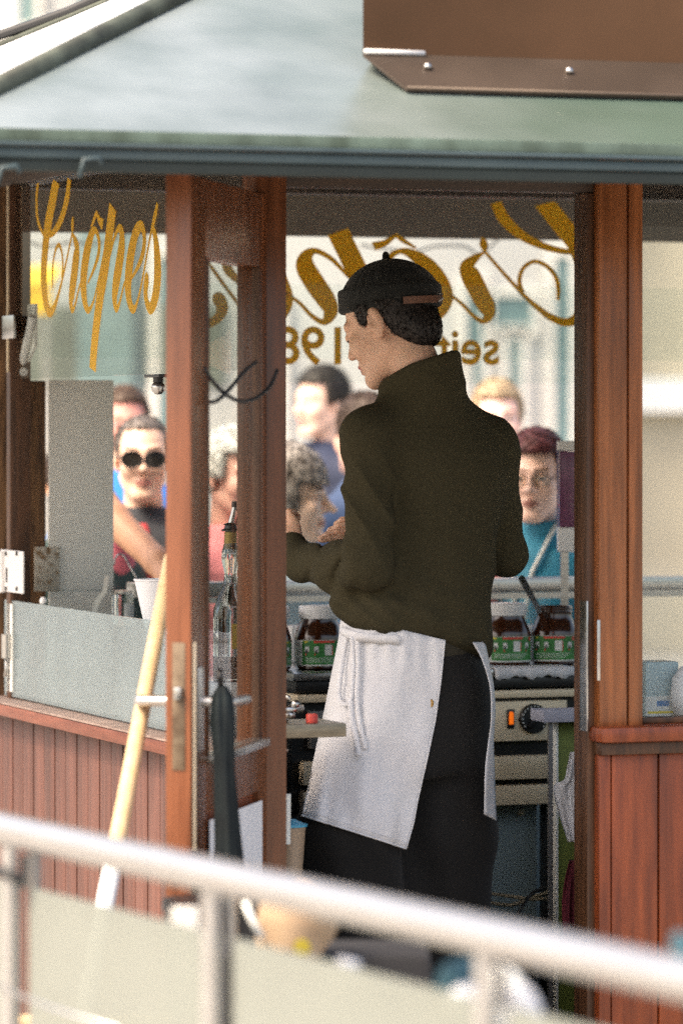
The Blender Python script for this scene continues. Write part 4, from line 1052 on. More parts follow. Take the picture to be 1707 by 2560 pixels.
# spatula in the open jar
a = P(1300, 1440, 10.55); b = P(1350, 1532, 10.62); mid = a.lerp(b, .42)
SP = empty('spatula', b, 'stainless steel spatula standing in the open spread jar', 'spatula')
def strip(pts, w_, t_, name, m, parent):
    vs = []; fs = []
    for i, p in enumerate(pts):
        d = (Vector(pts[min(i+1, len(pts)-1)])-Vector(pts[max(i-1, 0)])).normalized(); s_ = Vector((d.z, 0, -d.x)).normalized()
        ww = w_[i] if isinstance(w_, (list, tuple)) else w_
        for (k, y) in ((-1, -1), (1, -1), (1, 1), (-1, 1)): vs.append(Vector(p)+s_*ww/2*k+Vector((0, t_/2*y, 0)))
    for i in range(len(pts)-1):
        for k in range(4): fs.append((i*4+k, i*4+(k+1) % 4, i*4+4+(k+1) % 4, i*4+4+k))
    fs += [(0, 1, 2, 3), ((len(pts)-1)*4+3, (len(pts)-1)*4+2, (len(pts)-1)*4+1, (len(pts)-1)*4)]
    return MB().add(vs, fs).obj(name, m, parent)
strip([a-b, a.lerp(b, .04)-b, mid-b, Vector((0, 0, 0))], [.010, .017, .016, .013], .003, 'handle', M['steel'], SP)
strip([Vector((0, 0, 0)), Vector((.018, .004, -.045))], .014, .003, 'blade', M['choc'], SP)
# greasy white paper on the griddle edge
pp = []; pf = []
for i in range(25):
    s = pv(1232, 1680, SV)[0]+(pv(1432, 1680, SV)[0]-pv(1232, 1680, SV)[0])*i/24
    for k, (dv, dz) in enumerate(((.12, 1.0210), (-.008, 1.0212), (-.013, 1.014), (-.014, .998-.004*math.sin(i*.7)-.003*math.sin(i*1.9)))):
        q = L2W(s, SV+dv+.0015*math.sin(i*1.3+k), dz+.0008*math.sin(i*2.1)*(k == 0 or k == 1)); pp.append(q-L2W(1.2, SV, 1.02))
for i in range(24):
    for k in range(3): pf.append((i*4+k, i*4+k+1, i*4+k+5, i*4+k+4))
o = MB().add(pp, pf).obj('paper_sheet', M['paper'], None, smooth=True, loc=L2W(1.2, SV, 1.02)); o['label'] = 'thin white paper lining draped over the griddle edge under the right jars'; o['category'] = 'paper'
md = o.modifiers.new('t', 'SOLIDIFY'); md.thickness = .0008; md.offset = 1
# white boxes of napkins behind the jars
for (p0, p1, lb, cl) in ((722, 905, 'low white paper box behind the jar left of the cook', 'white'), (1205, 1432, 'low white paper box behind the right jars', 'white')):
    s0, _ = pv(p0, 1500, 1.72); s1, z1 = pv(p1, 1562, 1.72)
    bx = B(0, s1-s0, 0, .09, 0, z1-1.0196, c=.003).obj('paper_box', M['white'], None, smooth='auto', loc=L2W(s0, 1.70, 1.0196), rot=(0, 0, TH)); bx['label'] = lb; bx['category'] = 'box'; bx['group'] = 'white boxes behind the jars'
def realglass(name, col):
    m = bpy.data.materials.new(name); m.use_nodes = True; b = m.node_tree.nodes['Principled BSDF']
    b.inputs['Base Color'].default_value = (*col, 1); b.inputs['Roughness'].default_value = .03; b.inputs['IOR'].default_value = 1.45; b.inputs['Transmission Weight'].default_value = 1.0; return m
M['bottle_glass'] = realglass('thick_bottle_glass', (.90, .93, .90))
# oil bottle with pourer, seen through the door glass
bs, bz = pv(574, 1700, 1.05)
bs, bz0 = W2L(P(577, 1700, 9.95))[0:2], P(577, 1700, 9.95)[2]
OB = empty('oil_bottle', P(577, 1700, 9.95), 'clear glass oil bottle with steel pourer seen through the door pane', 'bottle')
k = .000935*1.0
prof = [(0, 0), (42, 0), (44, 6), (44, 150), (43, 175), (34, 205), (22, 228), (17, 250), (16, 268), (23, 300), (22, 322), (14, 350), (13.5, 372)]
MB().lathe([(r*k, z*k) for r, z in prof], 30).obj('glass_body', M['bottle_glass'], OB, smooth='auto')
MB().lathe([(0, 4*k), (39*k, 5*k), (40*k, 60*k), (0, 60*k)], 28).obj('oil', mat('amber_oil', (.35, .09, .01), .15, trans=.3), OB, smooth='auto')
MB().lathe([(44.8*k, 80*k), (44.8*k, 142*k)], 20, a0=R(-85), a1=R(10)).obj('label', mat('yellow_bottle_label', (.42, .28, .02), .5), OB, smooth=True)
MB().lathe([(13*k, 325*k), (17*k, 327*k), (16*k, 370*k), (0, 371*k)], 20).obj('cork', mat('brass_collar', (.30, .20, .06), .45, metal=.4), OB, smooth='auto')
MB().lathe([(24*k, 371*k), (24*k, 375*k), (17*k, 378*k), (15*k, 386*k), (20*k, 388*k), (9*k, 392*k), (0, 394*k)], 20).obj('pourer_collar', M['black_plastic'], OB, smooth='auto')
MB().tube([(0, 0, 390*k), (6*k, 0, 415*k), (9*k, 0, 432*k)], [7*k, 6*k, 5*k], 12).obj('pourer_spout', M['steel'], OB, smooth='auto')
MB().tube([(14*k, 0, 392*k), (20*k, 0, 412*k), (12*k, 0, 434*k)], 1.8*k, 6).obj('pourer_vent', M['black_plastic'], OB, smooth=True)
MB().tube([(9*k, 0, 431*k), (10*k, 0, 446*k)], [8*k, 7*k], 12).obj('pourer_cap', M['black_plastic'], OB, smooth='auto')
bst = B(-.10, .10, -.06, .16, -.16, -.001, c=.003).obj('steel_tray', M['steel'], None, smooth='auto', loc=P(577, 1700, 9.95), rot=(0, 0, TH)); bst['label'] = 'polished steel box-shaped tray carrying the oil bottle'; bst['category'] = 'tray'
# blue-lidded tub low beside the trousers
TB = empty('plastic_tub', P(725, 2200, 9.3), 'translucent beige tub with a bright blue lid beside the black trousers', 'tub')
MB().lathe([(0, 0), (.026, 0), (.034, .115), (.035, .117)], 24).obj('tub_body', mat('beige_tub', (.42, .31, .22), .4, var=.1), TB, smooth='auto')
MB().lathe([(.034, .116), (.038, .117), (.038, .122), (.030, .124), (.012, .132), (0, .133)], 24).obj('lid', mat('blue_lid', (.05, .38, .58), .4), TB, smooth='auto')
stl = B(-.10, .05, -.04, .12, 0, P(725, 2200, 9.3)[2]-.1705, c=.004).obj('storage_crate', M['black_plastic'], None, smooth='auto', loc=(P(725, 2200, 9.3)[0], 9.3, .17), rot=(0, 0, TH)); stl['label'] = 'black storage crate on the kiosk floor under the blue-lidded tub'; stl['category'] = 'crate'
tb = MB().tube([P(716, 2110, 9.25)-P(716, 2200, 9.25), P(717, 1985, 9.25)-P(716, 2200, 9.25)], .009, 12).obj('paper_roll', M['greypanel'], None, smooth='auto', loc=P(716, 2200, 9.25)); tb['label'] = 'slim pale tube standing behind the blue-lidded tub'; tb['category'] = 'tube'
# green board, grey ledge, white cloth, red cloth on the right
gx, _ = pv(1388, 2000, 1.0)
GB = B(0, .20, 0, .03, 0, .74, c=.002).obj('green_board', mat('olive_green_board', (.15, .19, .035), .6, var=.15, scale=3), None, smooth='auto', loc=L2W(gx+.006, 1.0, .17), rot=(0, 0, TH)); GB['label'] = 'olive green upright board behind the right door jamb'; GB['category'] = 'board'
B(-.0065, -.0005, -.004, .032, 0, .742, c=.001).obj('edge_trim', M['greypanel'], GB)
s0, z1 = pv(1358, 1774, .93); s1, z0 = pv(1432, 1808, .93)
LG = B(0, s1-s0+.15, 0, .10, 0, z1-z0-.006, c=.003).obj('small_ledge', M['lilac'], None, smooth='auto', loc=L2W(s0, .93, z0+.003), rot=(0, 0, TH+R(-4))); LG['label'] = 'pale lilac tray sticking out in front of the stove dial'; LG['category'] = 'tray'
MB().box(.02, .03, .02, .03, -.7, -.001, 0).obj('stem', M['steel_dull'], LG)
def pxpoly(pts, Y, name, label, cat, m, th=.006, bend=.0, base=None):
    w3 = [P(a, b, Y+bend*math.sin(b*.03+a*.02)) for a, b in pts]; c0 = sum(w3, Vector())/len(w3); n = len(w3)
    vs = [p-c0 for p in w3]+[p-c0+Vector((0, th, 0)) for p in w3]
    o = MB().add(vs, [tuple(range(n)), tuple(range(2*n-1, n-1, -1))]+[(i, (i+1) % n, (i+1) % n+n, i+n) for i in range(n)]).obj(name, m, None, loc=c0)
    if label: o['label'] = label; o['category'] = cat
    return o
def cloth(cols, Y, name, label, cat, m, fold=.01, th=.0016, sub=8):
    """cols: rows of (left px, right px, py) from top to bottom, hung as a folded sheet"""
    A = smooth_pts(cols, 5); n = 14; vs = []; fs = []; c0 = P((cols[0][0]+cols[0][1])/2, cols[0][2], Y)
    for j, (l, r, y) in enumerate(A):
        for i in range(n):
            t = i/(n-1); vs.append(P(l+(r-l)*t, y, Y+fold*math.sin(t*9+j*.12)+.5*fold*math.sin(t*17-j*.2))-c0)
    for j in range(len(A)-1):
        for i in range(n-1): fs.append((j*n+i, j*n+i+1, (j+1)*n+i+1, (j+1)*n+i))
    o = MB().add(vs, fs).obj(name, m, None, smooth=True, loc=c0); md = o.modifiers.new('t', 'SOLIDIFY'); md.thickness = th
    if label: o['label'] = label; o['category'] = cat
    return o
cloth([(1424, 1442, 1880), (1416, 1442, 1920), (1408, 1442, 1950), (1385, 1442, 1965), (1388, 1442, 2000), (1402, 1442, 2050), (1420, 1442, 2105)], 9.72, 'hanging_cloth', 'crumpled white cloth hanging over the green board', 'cloth', M['apron'], .008)
cloth([(1424, 1446, 2150), (1412, 1446, 2200), (1404, 1446, 2270), (1406, 1446, 2350), (1410, 1446, 2400)], 9.70, 'hanging_cloth', 'dark red cloth low at the foot of the green board', 'cloth', mat('crimson_cloth', (.12, .015, .025), .9), .010)
# cables under the stove
for i, pts in enumerate(([(1185, 2222, 10.5), (1215, 2232, 10.48), (1270, 2240, 10.45), (1330, 2248, 10.4), (1395, 2244, 10.35)], [(1190, 2236, 10.5), (1225, 2256, 10.46), (1280, 2262, 10.42), (1340, 2240, 10.4), (1400, 2222, 10.36)], [(1275, 2320, 10.3), (1300, 2275, 10.3), (1335, 2230, 10.34), (1400, 2208, 10.36)])):
    c0 = P(*pts[0]); A = smooth_pts([tuple(P(*q)-c0) for q in pts], 6)
    o = MB().tube([tuple(a) for a in A], .0045, 8).obj('cable', mat('grey_cable', (.20, .18, .13), .5) if i < 2 else M['cable'], None, smooth=True, loc=c0)
    o['label'] = ['upper sagging grey cable below the stove', 'lower crossing grey cable below the stove', 'black cable curving down past the grey ones'][i]; o['category'] = 'cable'
# tube dispenser at the far right opening
DS = empty('cup_dispenser', P(1420, 1380, 10.9), 'upright purple tinted tube dispenser with white cap and foot', 'dispenser')
k = 10.9/FPX
def dsx(a): return (a-1420)*k
B(dsx(1392), dsx(1450), -.02, .02, 0, 62*k, c=.004).obj('foot', M['whiteplastic'], DS, smooth='auto')
B(dsx(1396), dsx(1452), -.018, .018, 62.5*k, 252*k, c=.003).obj('tube', mat('purple_tinted_plastic', (.17, .055, .12), .25, var=.15), DS, smooth='auto')
B(dsx(1390), dsx(1393.5), -.02, -.012, 62*k, 254*k).obj('edge_strip', mat('violet_strip', (.06, .05, .16), .4), DS)
B(dsx(1392), dsx(1450), -.02, .02, 253*k, 278*k, c=.004).obj('cap', M['white'], DS, smooth='auto')
B(-.02, .0, -.010, .01, -.20, -.0005).obj('stand', M['steel'], DS)
# left window things
KN = empty('knife', P(228, 1530, 10.7), 'steel spreading knife leaning up behind the left splash glass', 'knife')
c0 = P(228, 1530, 10.7)
strip([P(228, 1560, 10.7)-c0, P(245, 1500, 10.7)-c0, P(262, 1480, 10.7)-c0, P(268, 1440, 10.7)-c0], [.012, .013, .012, .011], .004, 'handle', M['steel'], KN)
GJ = empty('glass_jar', P(307, 1560, 10.75), 'ribbed clear glass jar behind the left splash glass', 'jar')
k = 10.75/FPX
MB().lathe([(0, 0), (27*k, 0), (28*k, 8*k), (26.5*k, 12*k), (28*k, 20*k), (26.5*k, 26*k), (28*k, 34*k), (26.5*k, 40*k), (28*k, 48*k), (26.5*k, 54*k), (28*k, 64*k), (27*k, 72*k), (24*k, 76*k), (22*k, 76*k)], 28).obj('ribbed_body', M['bottle_glass'], GJ, smooth=True)
MB().lathe([(22*k, 76*k), (24*k, 77*k), (24*k, 84*k), (0, 85*k)], 28).obj('lid', M['steel'], GJ, smooth='auto')
MB().lathe([(28.6*k, 10*k), (28.6*k, 52*k)], 12, a0=R(-80), a1=R(-10)).obj('label', M['label_w'], GJ, smooth=True)
PC = empty('paper_cup', P(395, 1600, 9.75), 'tall white paper cup stack flaring upwards between door and splash glass', 'cup')
k = 9.75/FPX
MB().lathe([(0, 0), (26*k, 0), (58*k, 148*k), (60.5*k, 149*k), (60.5*k, 153*k), (57*k, 153*k), (24*k, 4*k), (0, 4*k)], 36).obj('cup_wall', M['paper'], PC, smooth='auto')
HK = empty('utensil_hook', P(298, 1430, 10.9), 'bent steel hook arching behind the paper cup', 'hook')
c0 = P(298, 1430, 10.9)
MB().tube([tuple(a) for a in smooth_pts([tuple(P(*q)-c0) for q in ((286, 1412, 10.9), (289, 1396, 10.9), (298, 1386, 10.9), (310, 1390, 10.9), (322, 1410, 10.88), (345, 1455, 10.85), (370, 1545, 10.8))], 6)], .0022, 8).obj('rod', M['steel'], HK, smooth=True)
WK = MB().lathe([(0, -.0), (.008, .002), (.0095, .010), (.006, .018), (0, .02)], 14).obj('round_knob', M['whiteplastic'], None, smooth=True, loc=P(109, 1512, 10.45)); WK['label'] = 'small round white knob on the top edge of the splash glass'; WK['category'] = 'knob'
# things standing on the right hand sill, behind the right pane
zs_ = ZS+.0035
BT = tk('plastic_tub', 'pale blue and yellow printed plastic tub behind the right window', 'tub', pv(1645, 1700, .2)[0], .20, pv(1645, 1797, .2)[1])
B(-.045, .036, -.03, .05, 0, .128, c=.006).obj('tub_body', mat('pale_blue_tub', (.33, .45, .48), .4, var=.05), BT, smooth='auto')
B(-.045, .030, -.0306, -.0301, .004, .052).obj('label', M['label_w'], BT); B(-.018, .012, -.0312, -.0307, .030, .042).obj('blue_print', mat('blue_print', (.08, .22, .45), .5), BT); B(-.04, .024, -.0312, -.0307, .014, .019).obj('yellow_print', M['label_y'], BT)
BX = tk('dark_box', 'dark box half seen at the right edge of the picture beside the tub', 'box', pv(1690, 1700, .22)[0], .22, pv(1690, 1797, .22)[1])
B(-.012, .10, -.02, .06, 0, .058, c=.003).obj('box_body', M['black_plastic'], BX, smooth='auto'); B(-.012, .10, -.0206, -.0201, .006, .012).obj('stripe', M['label_w'], BX)
WP = MB().lathe([(0, 0), (.035, .01), (.042, .05), (.038, .09), (.02, .115), (0, .12)], 20).obj('white_bag', M['paper'], None, smooth=True, loc=L2W(pv(1722, 1700, .14)[0], .14, pv(1722, 1797, .14)[1])); WP['label'] = 'rounded white bag at the very right edge behind the pane'; WP['category'] = 'bag'
CS = tk('side_shelf', 'dark wooden shelf inside the right window carrying the blue tub', 'shelf', .90, .10, pv(1645, 1797, .2)[1]-.03)
B(0, 1.4, 0, .24, 0, .0295, c=.003).obj('shelf_board', M['wood_dark'], CS, smooth='auto'); B(.02, .05, .02, .22, -.75, -.0005).obj('shelf_leg', M['wood_dark'], CS)
# ------------------------------------------------------------------ hung on or leaning at the door
def dpt(x, y, z): return DM @ Vector((x, y, z))
# folded black umbrella
UM = empty('umbrella', dpt(LD-.035, .052, 1.095), 'furled black umbrella hanging from the inner door handle', 'umbrella')
UM.rotation_euler = (0, R(0), 0)
mb = MB(); prof = [(.008, .02), (.018, .0), (.022, -.05), (.020, -.13), (.022, -.25), (.029, -.34), (.026, -.39), (.012, -.415), (0, -.42)][::-1]
n = 40; vs = []; fs = []
for (r, z) in prof:
    for q in range(n):
        t = 2*math.pi*q/n; rr = r*(1+.16*math.sin(5*t+z*16)+.07*math.sin(9*t-z*9)); vs.append((rr*math.cos(t)+(.014*max(0, -z)/.4), rr*math.sin(t), z))
for i in range(len(prof)-1):
    for q in range(n): fs.append((i*n+q, i*n+(q+1) % n, (i+1)*n+(q+1) % n, (i+1)*n+q))
mb.add(vs, fs).obj('furled_cloth', mat('black_umbrella_cloth', (.006, .009, .011), .7, var=.3, scale=20, col2=(.010, .016, .018), spec=.2), UM, smooth=True)
MB().tube([(.014, 0, -.40), (.016, 0, -.46)], [.006, .003], 10).obj('ferrule', M['steel'], UM, smooth='auto')
MB().tube([(-.002, .0, .015), (-.004, -.004, .035), (-.004, -.018, .050), (-.004, -.03, .035)], .006, 8).obj('crook', M['black_plastic'], UM, smooth=True)
# white notice sheet on the lower door panel
NS = MB()
xs0, xs1 = LD-.136, .075
pts = [(xs0, .846), (xs1, .842), (xs1, .70), (xs1+.01, .60), (xs0-.03, .60), (xs0-.005, .70)]
vs = [dpt(a, .004, b) for a, b in pts]+[dpt(a, .0055, b) for a, b in pts]; c0 = dpt(xs0, 0, .7)
NS.add([v_-c0 for v_ in vs], [tuple(range(6)), tuple(range(11, 5, -1))]+[(i, (i+1) % 6, (i+1) % 6+6, i+6) for i in range(6)])
o = NS.obj('notice_sheet', M['paper'], None, loc=c0); o['label'] = 'blank white sheet taped over the lower door panel'; o['category'] = 'paper'
# black cords slung across the door pane
for pts, lb in (([(512, 922, 8.26), (530, 950, 8.3), (560, 982, 8.36), (600, 1003, 8.42), (640, 995, 8.5), (675, 965, 8.58), (693, 925, 8.62)], 'black cord hanging in a loop across the door pane'), ([(640, 905, 8.52), (610, 930, 8.44), (580, 965, 8.38), (545, 1000, 8.32), (528, 1005, 8.28)], 'black cord slanting down across the door pane')):
    c0 = P(*pts[0]); A = smooth_pts([tuple(P(*q)-c0) for q in pts], 6)
    o = MB().tube([tuple(a) for a in A], .0042, 8).obj('cord', M['cable'], None, smooth=True, loc=c0); o['label'] = lb; o['category'] = 'cord'
# broom leaning outside
b0, b1 = P(258, 2290, 7.95), P(428, 1395, 8.62)
BRM = empty('broom', b0, 'pale wooden broom handle leaning against the planks outside the left window', 'broom')
jn = b0.lerp(b1, .165)
MB().tube([jn-b0, b1-b0], [.0168, .0150], 20).obj('handle', M['bamboo'], BRM, smooth='auto')
MB().tube([(0, 0, 0), jn-b0+(b1-b0)*.004], [.0180, .0172], 20).obj('socket', M['white'], BRM, smooth='auto')
ft = b0+(b0-b1)*.32
MB().tube([ft-b0, (0, 0, -.0005)], [.02, .0175], 16).obj('lower_socket', M['white'], BRM, smooth='auto')
B(-.17, .17, -.03, .03, .05, .11, c=.01).xf(Matrix.Translation((ft-b0)-Vector((0, 0, .06)))).obj('broom_head', M['bamboo'], BRM, smooth='auto')
# black bin bag / bin at the door foot
BN = empty('rubbish_bin', (P(530, 2300, 7.95)[0], 7.95, 0), 'black rubbish bin standing at the foot of the open door', 'bin')
zt_ = P(520, 2250, 7.95)[2]
MB().lathe([(0, 0), (.075, .0), (.088, zt_-.02), (.092, zt_-.015), (.092, zt_), (.07, zt_+.004), (0, zt_+.006)], 28, e=3).obj('bin_body', M['black_plastic'], BN, smooth='auto')
# ------------------------------------------------------------------ customers on the far side
def jac(name, col, rough=.8, sheen=.1, **k): return mat(name, col, rough, var=.15, scale=12, sheen=sheen, bump=.001, bscale=60, **k)
TB2 = [(0, 0, .15, .11), (.9, 0, .17, .12), (1.0, 0, .172, .12), (1.12, 0, .165, .115), (1.25, 0, .175, .125), (1.33, 0, .18, .12), (1.385, 0, .16, .10), (1.42, 0, .11, .085), (1.46, 0, .075, .07)]
def bystander(px, pye, Y, yaw, pitch, label, skin, hairm, hairfn, jacket, trous_m, h=.0055, byaw=None, roll=0, jaw=1.0, lips=(.46, .20, .17), brow=(.16, .09, .06), collar=None, nose=1.0, wide=1.0, sc=1.0, group='customers waiting behind the kiosk'):
    eye = P(px, pye, Y); c = (eye[0], Y, eye[2]-.009)
    e = empty('person', (c[0], Y+.03, 0), label, 'person', group)
    og = (c[0], Y+.03, 0)
    M3 = frame(R(yaw), R(pitch), R(roll)); by = yaw if byaw is None else byaw; B3 = frame(R(by))
    sh = c[2]-1.60                                # height difference from the standard figure
    bc = (c[0]+.02*math.sin(-R(by)), Y+.03, sh)
    lo, hi = wbox(M3, c, (-.1, -.13, -.2), (.1, .13, .14))
    hd = surf(lambda p: head_sdf(tuple(a/1.0 for a in rot(p, M3, c)), jaw=jaw, fine=False, nose=nose), lo, hi, h)
    def bodyf(p):
        q = rot(p, B3, bc); x, y, z = q; q2 = (np.abs(x), y, z)
        d = cone(q, (0, .01, 1.50), (0, .01, 1.36), .052, .06)
        d = smin(d, cone(q, (0, 0, 1.3), (0, 0, .95), .11, .11), .05)
        d = smin(d, cone(q2, (.15, 0, 1.34), (.235, .0, 1.08), .042, .036), .03); d = smin(d, cone(q2, (.235, 0, 1.08), (.20, -.10, .84), .036, .026), .02)
        d = smin(d, ell(q2, (.195, -.13, .77), (.02, .04, .065)), .02)
        d = smin(d, cone(q2, (.085, 0, .95), (.09, 0, .5), .075, .05), .04); d = smin(d, cone(q2, (.09, 0, .5), (.09, .01, .08), .05, .035), .02)
        return smin(d, ell(q2, (.09, -.05, .04), (.04, .11, .035)), .03)
    lo, hi = wbox(B3, bc, (-.30, -.22, -.02), (.30, .18, 1.6))
    bd = surf(bodyf, lo, hi, .016)
    smesh('body', [hd, bd], skin_mats('customer', tuple(min(.9, c_*1.12) for c_ in skin), lips, brow, sss=0), e, og, face_mat(M3, c))
    def hf(p):
        q = rot(p, M3, c); return hairfn(q)+lumps(q, 130, .0012)
    lo, hi = wbox(M3, c, (-.13, -.14, -.2), (.13, .16, .17))
    hobj = smesh('hair', [surf(hf, lo, hi, h)], hairm, e, og); hv = surf(hf, lo, hi, .008); strands(hobj, hv[0], hv[1], 2600, .026, .0013, (-math.sin(R(yaw))*.5, math.cos(R(yaw))*.5, -.8), hairm, spread=.5)
    def jk(p):
        q = rot(p, B3, bc); x, y, z = q; q2 = (np.abs(x), y, z)
        rx, ry = tab(z, TB2, 2)*wide, tab(z, TB2, 3)*wide
        d = (np.sqrt((x/rx)**2+(y/ry)**2)-1)*np.minimum(rx, ry)+.004*np.sin(z*45+x*30+2*np.sin(x*14))
        d = smax(smax(d, .86-z, .02), z-1.47, .01)
        d = smin(d, cone(q2, (.155*wide, 0, 1.345), (.245*wide, .0, 1.07), .062, .056), .035)
        d = smin(d, cone(q2, (.245*wide, 0, 1.07), (.205*wide, -.10, .85), .055, .042)+.003*np.sin(z*90), .02)
        if collar is not None: d = smin(d, smax(np.abs(np.sqrt(x*x+(y-.012)**2)-(.082+.10*np.clip(z-1.44, 0, .1)))-.009, smax(z-1.50-.25*np.clip(y, -.1, .1), 1.38-z, .01), .01), .02)
        return smax(d, -(np.sqrt(x*x+(y-.01)**2)-.064), .01)
    lo, hi = wbox(B3, bc, (-.36*wide, -.22, .82), (.36*wide, .2, 1.58))
    jo_ = smesh('jacket', [surf(jk, lo, hi, .010)], jacket, e, og)
    def tf(p):
        q = rot(p, B3, bc); x, y, z = q; q2 = (np.abs(x), y, z)
        d = cone(q2, (.085, 0, .92), (.09, 0, .5), .10, .075); d = smin(d, cone(q2, (.09, 0, .5), (.09, .01, .10), .075, .06), .02)
        return smax(d, .06-z, .01)
    lo, hi = wbox(B3, bc, (-.25, -.16, 0), (.25, .16, 1.08)); smesh('trousers', [surf(tf, lo, hi, .02)], trous_m, e, og)
    return e, c, M3, B3, bc, jo_, og
def hcap(q, gx=.010, line=.050, back=-.05, slope=.9, ear=.0, top=0.0, yk=.022):
    """short hair: shell over the skull, open at the face; line = height of the front hairline"""
    line = line+.028; x, y, z = q
    d = ell(q, (0, .020, .036+top*.5), (.0745+gx, .099+gx, .086+gx+top))
    face = np.minimum(-(y+.035), 0)*-1          # >0 ahead of y=-.035
    d = smax(d, np.minimum((line-z)-.0, -(y+.030)+.0)*1.0, .008)       # cut when low AND ahead
    d = smax(d, np.minimum(-(z-ear), yk-y), .008)
    d = smax(d, back-z, .015)
    return d
den = mat('dark_denim', (.03, .04, .07), .8); blk = mat('black_cloth', (.012, .012, .014), .8)
def inside_pts(M3, c, og, pts): return [Vector(toW(M3, c, p))-Vector(og) for p in pts]
def specs(M3, c, og, parent, lensm, framem, rx=.026, rz=.021, dark=False):
    g_ = None
    for sgn in (-1, 1):
        ring = [(sgn*.033+rx*math.cos(t)*(1 if not dark else 1), -.112+.012*abs(math.cos(t))*(1 if sgn*math.cos(t) > 0 else 0), .006+rz*math.sin(t)) for t in [2*math.pi*k/20 for k in range(21)]]
        r_ = MB().tube(inside_pts(M3, c, og, ring), .0016 if not dark else .0022, 6).obj('spectacle_rim', framem, parent, smooth=True)
        pr = inside_pts(M3, c, og, ring[:-1]); pb = inside_pts(M3, c, og, [(a, b+.002, d) for a, b, d in ring[:-1]])
        MB().add(pr+pb, [tuple(range(20)), tuple(range(39, 19, -1))]).obj('lens', lensm, r_)
        MB().tube(inside_pts(M3, c, og, [(sgn*.059, -.102, .010), (sgn*.074, -.06, .012), (sgn*.080, .005, .010)]), .0018 if not dark else .003, 6).obj('spectacle_arm', framem, parent, smooth=True)
    MB().tube(inside_pts(M3, c, og, [(-.008, -.113, .010), (0, -.116, .013), (.008, -.113, .010)]), .0018, 6).obj('spectacle_bridge', framem, parent, smooth=True)
# 1 woman with dark sunglasses
w1 = bystander(357, 1142, 12.3, 4, 2, 'woman with large dark sunglasses and pulled back hair behind the left opening', (.72, .47, .36), mat('pulled_back_hair', (.10, .085, .075), .5, var=.3, scale=60, col2=(.22, .19, .17)), lambda q: hcap(q, .006, .062, -.06, ear=.02, top=.0), jac('dark_grey_jacket', (.03, .035, .045)), den, byaw=-10)
specs(w1[2], w1[1], w1[6], w1[0], mat('smoked_lens', (.02, .018, .016), .12, spec=.8), M['black_plastic'], .030, .0235, dark=True)
def scarf(e, B3, bc, og, m, z=1.43, r=.075, nm='scarf'):
    pts = [Vector(toW(B3, bc, (r*math.sin(t), r*.9*-math.cos(t)*1.0, z-.03*max(0, math.cos(t)))))-Vector(og) for t in [2*math.pi*k/24 for k in range(25)]]
    MB().tube(pts, .024, 8).obj(nm, m, e, smooth=True)
    MB().tube([Vector(toW(B3, bc, p))-Vector(og) for p in ((.01, -.085, z-.03), (.03, -.118, z-.10), (.035, -.135, z-.20))], [.022, .03, .026], 8).obj(nm+'_end', m, e, smooth=True)
scarf(w1[0], w1[3], w1[4], w1[6], mat('red_scarf', (.48, .05, .06), .9))
# 2 man in blue behind her
bystander(312, 1062, 14.2, 6, 0, 'tall man in bright blue jacket partly hidden behind the sunglasses woman', (.55, .25, .20), mat('brown_hair', (.09, .055, .035), .6, var=.3, scale=60), lambda q: hcap(q, .012, .058, -.05, top=.006), jac('bright_blue_jacket', (.01, .20, .62)), den, h=.007)
# 3 profile woman
w3 = bystander(728, 1240, 12.05, 84, 4, 'grey haired woman in profile with light blue jacket left of the cook', (.86, .58, .46), mat('grey_topped_hair', (.10, .085, .075), .7, var=.3, scale=45, stretch=(1, 1, .4), col2=(.34, .32, .30), lo=.3, hi=.6), lambda q: hcap(q, .022, .020, -.085, ear=-.04, top=.014, yk=-.005), jac('pale_blue_jacket', (.36, .50, .58)), den, byaw=60, collar=1, nose=1.1)
# 4 elderly person behind the door pane
bystander(592, 1186, 12.3, 40, 6, 'white haired elderly person in pink seen through the open door pane', (.58, .33, .27), mat('white_hair', (.62, .63, .60), .6, var=.15, scale=40), lambda q: hcap(q, .020, .048, -.06, top=.008), jac('pink_top', (.62, .20, .22)), blk)
# 5 dark haired, far back
bystander(800, 1003, 15.6, -48, 4, 'blurred dark haired person in navy coat far behind the cook on the left', (.78, .52, .40), mat('near_black_hair', (.02, .016, .012), .6), lambda q: hcap(q, .014, .052, -.05, top=.006), jac('navy_coat', (.015, .025, .06)), blk, h=.007)
# navy coat person closer, back of a shoulder
bystander(905, 1085, 13.4, -150, 0, 'person in blue and navy anorak mostly hidden behind the cook', (.6, .36, .27), mat('brown_hair_b', (.05, .03, .02), .6), lambda q: hcap(q, .014, .052, -.06, top=.006), jac('navy_blue_anorak', (.018, .045, .11)), den, h=.007)
# 6 blond man
bystander(1243, 1046, 14.4, 4, 2, 'blond round faced man in red and white behind the red haired woman', (.80, .50, .42), mat('blond_hair', (.36, .27, .17), .7, var=.2, scale=40), lambda q: hcap(q, .014, .055, -.05, top=.008), jac('red_sports_jacket', (.50, .03, .04)), den, jaw=1.1, h=.007)
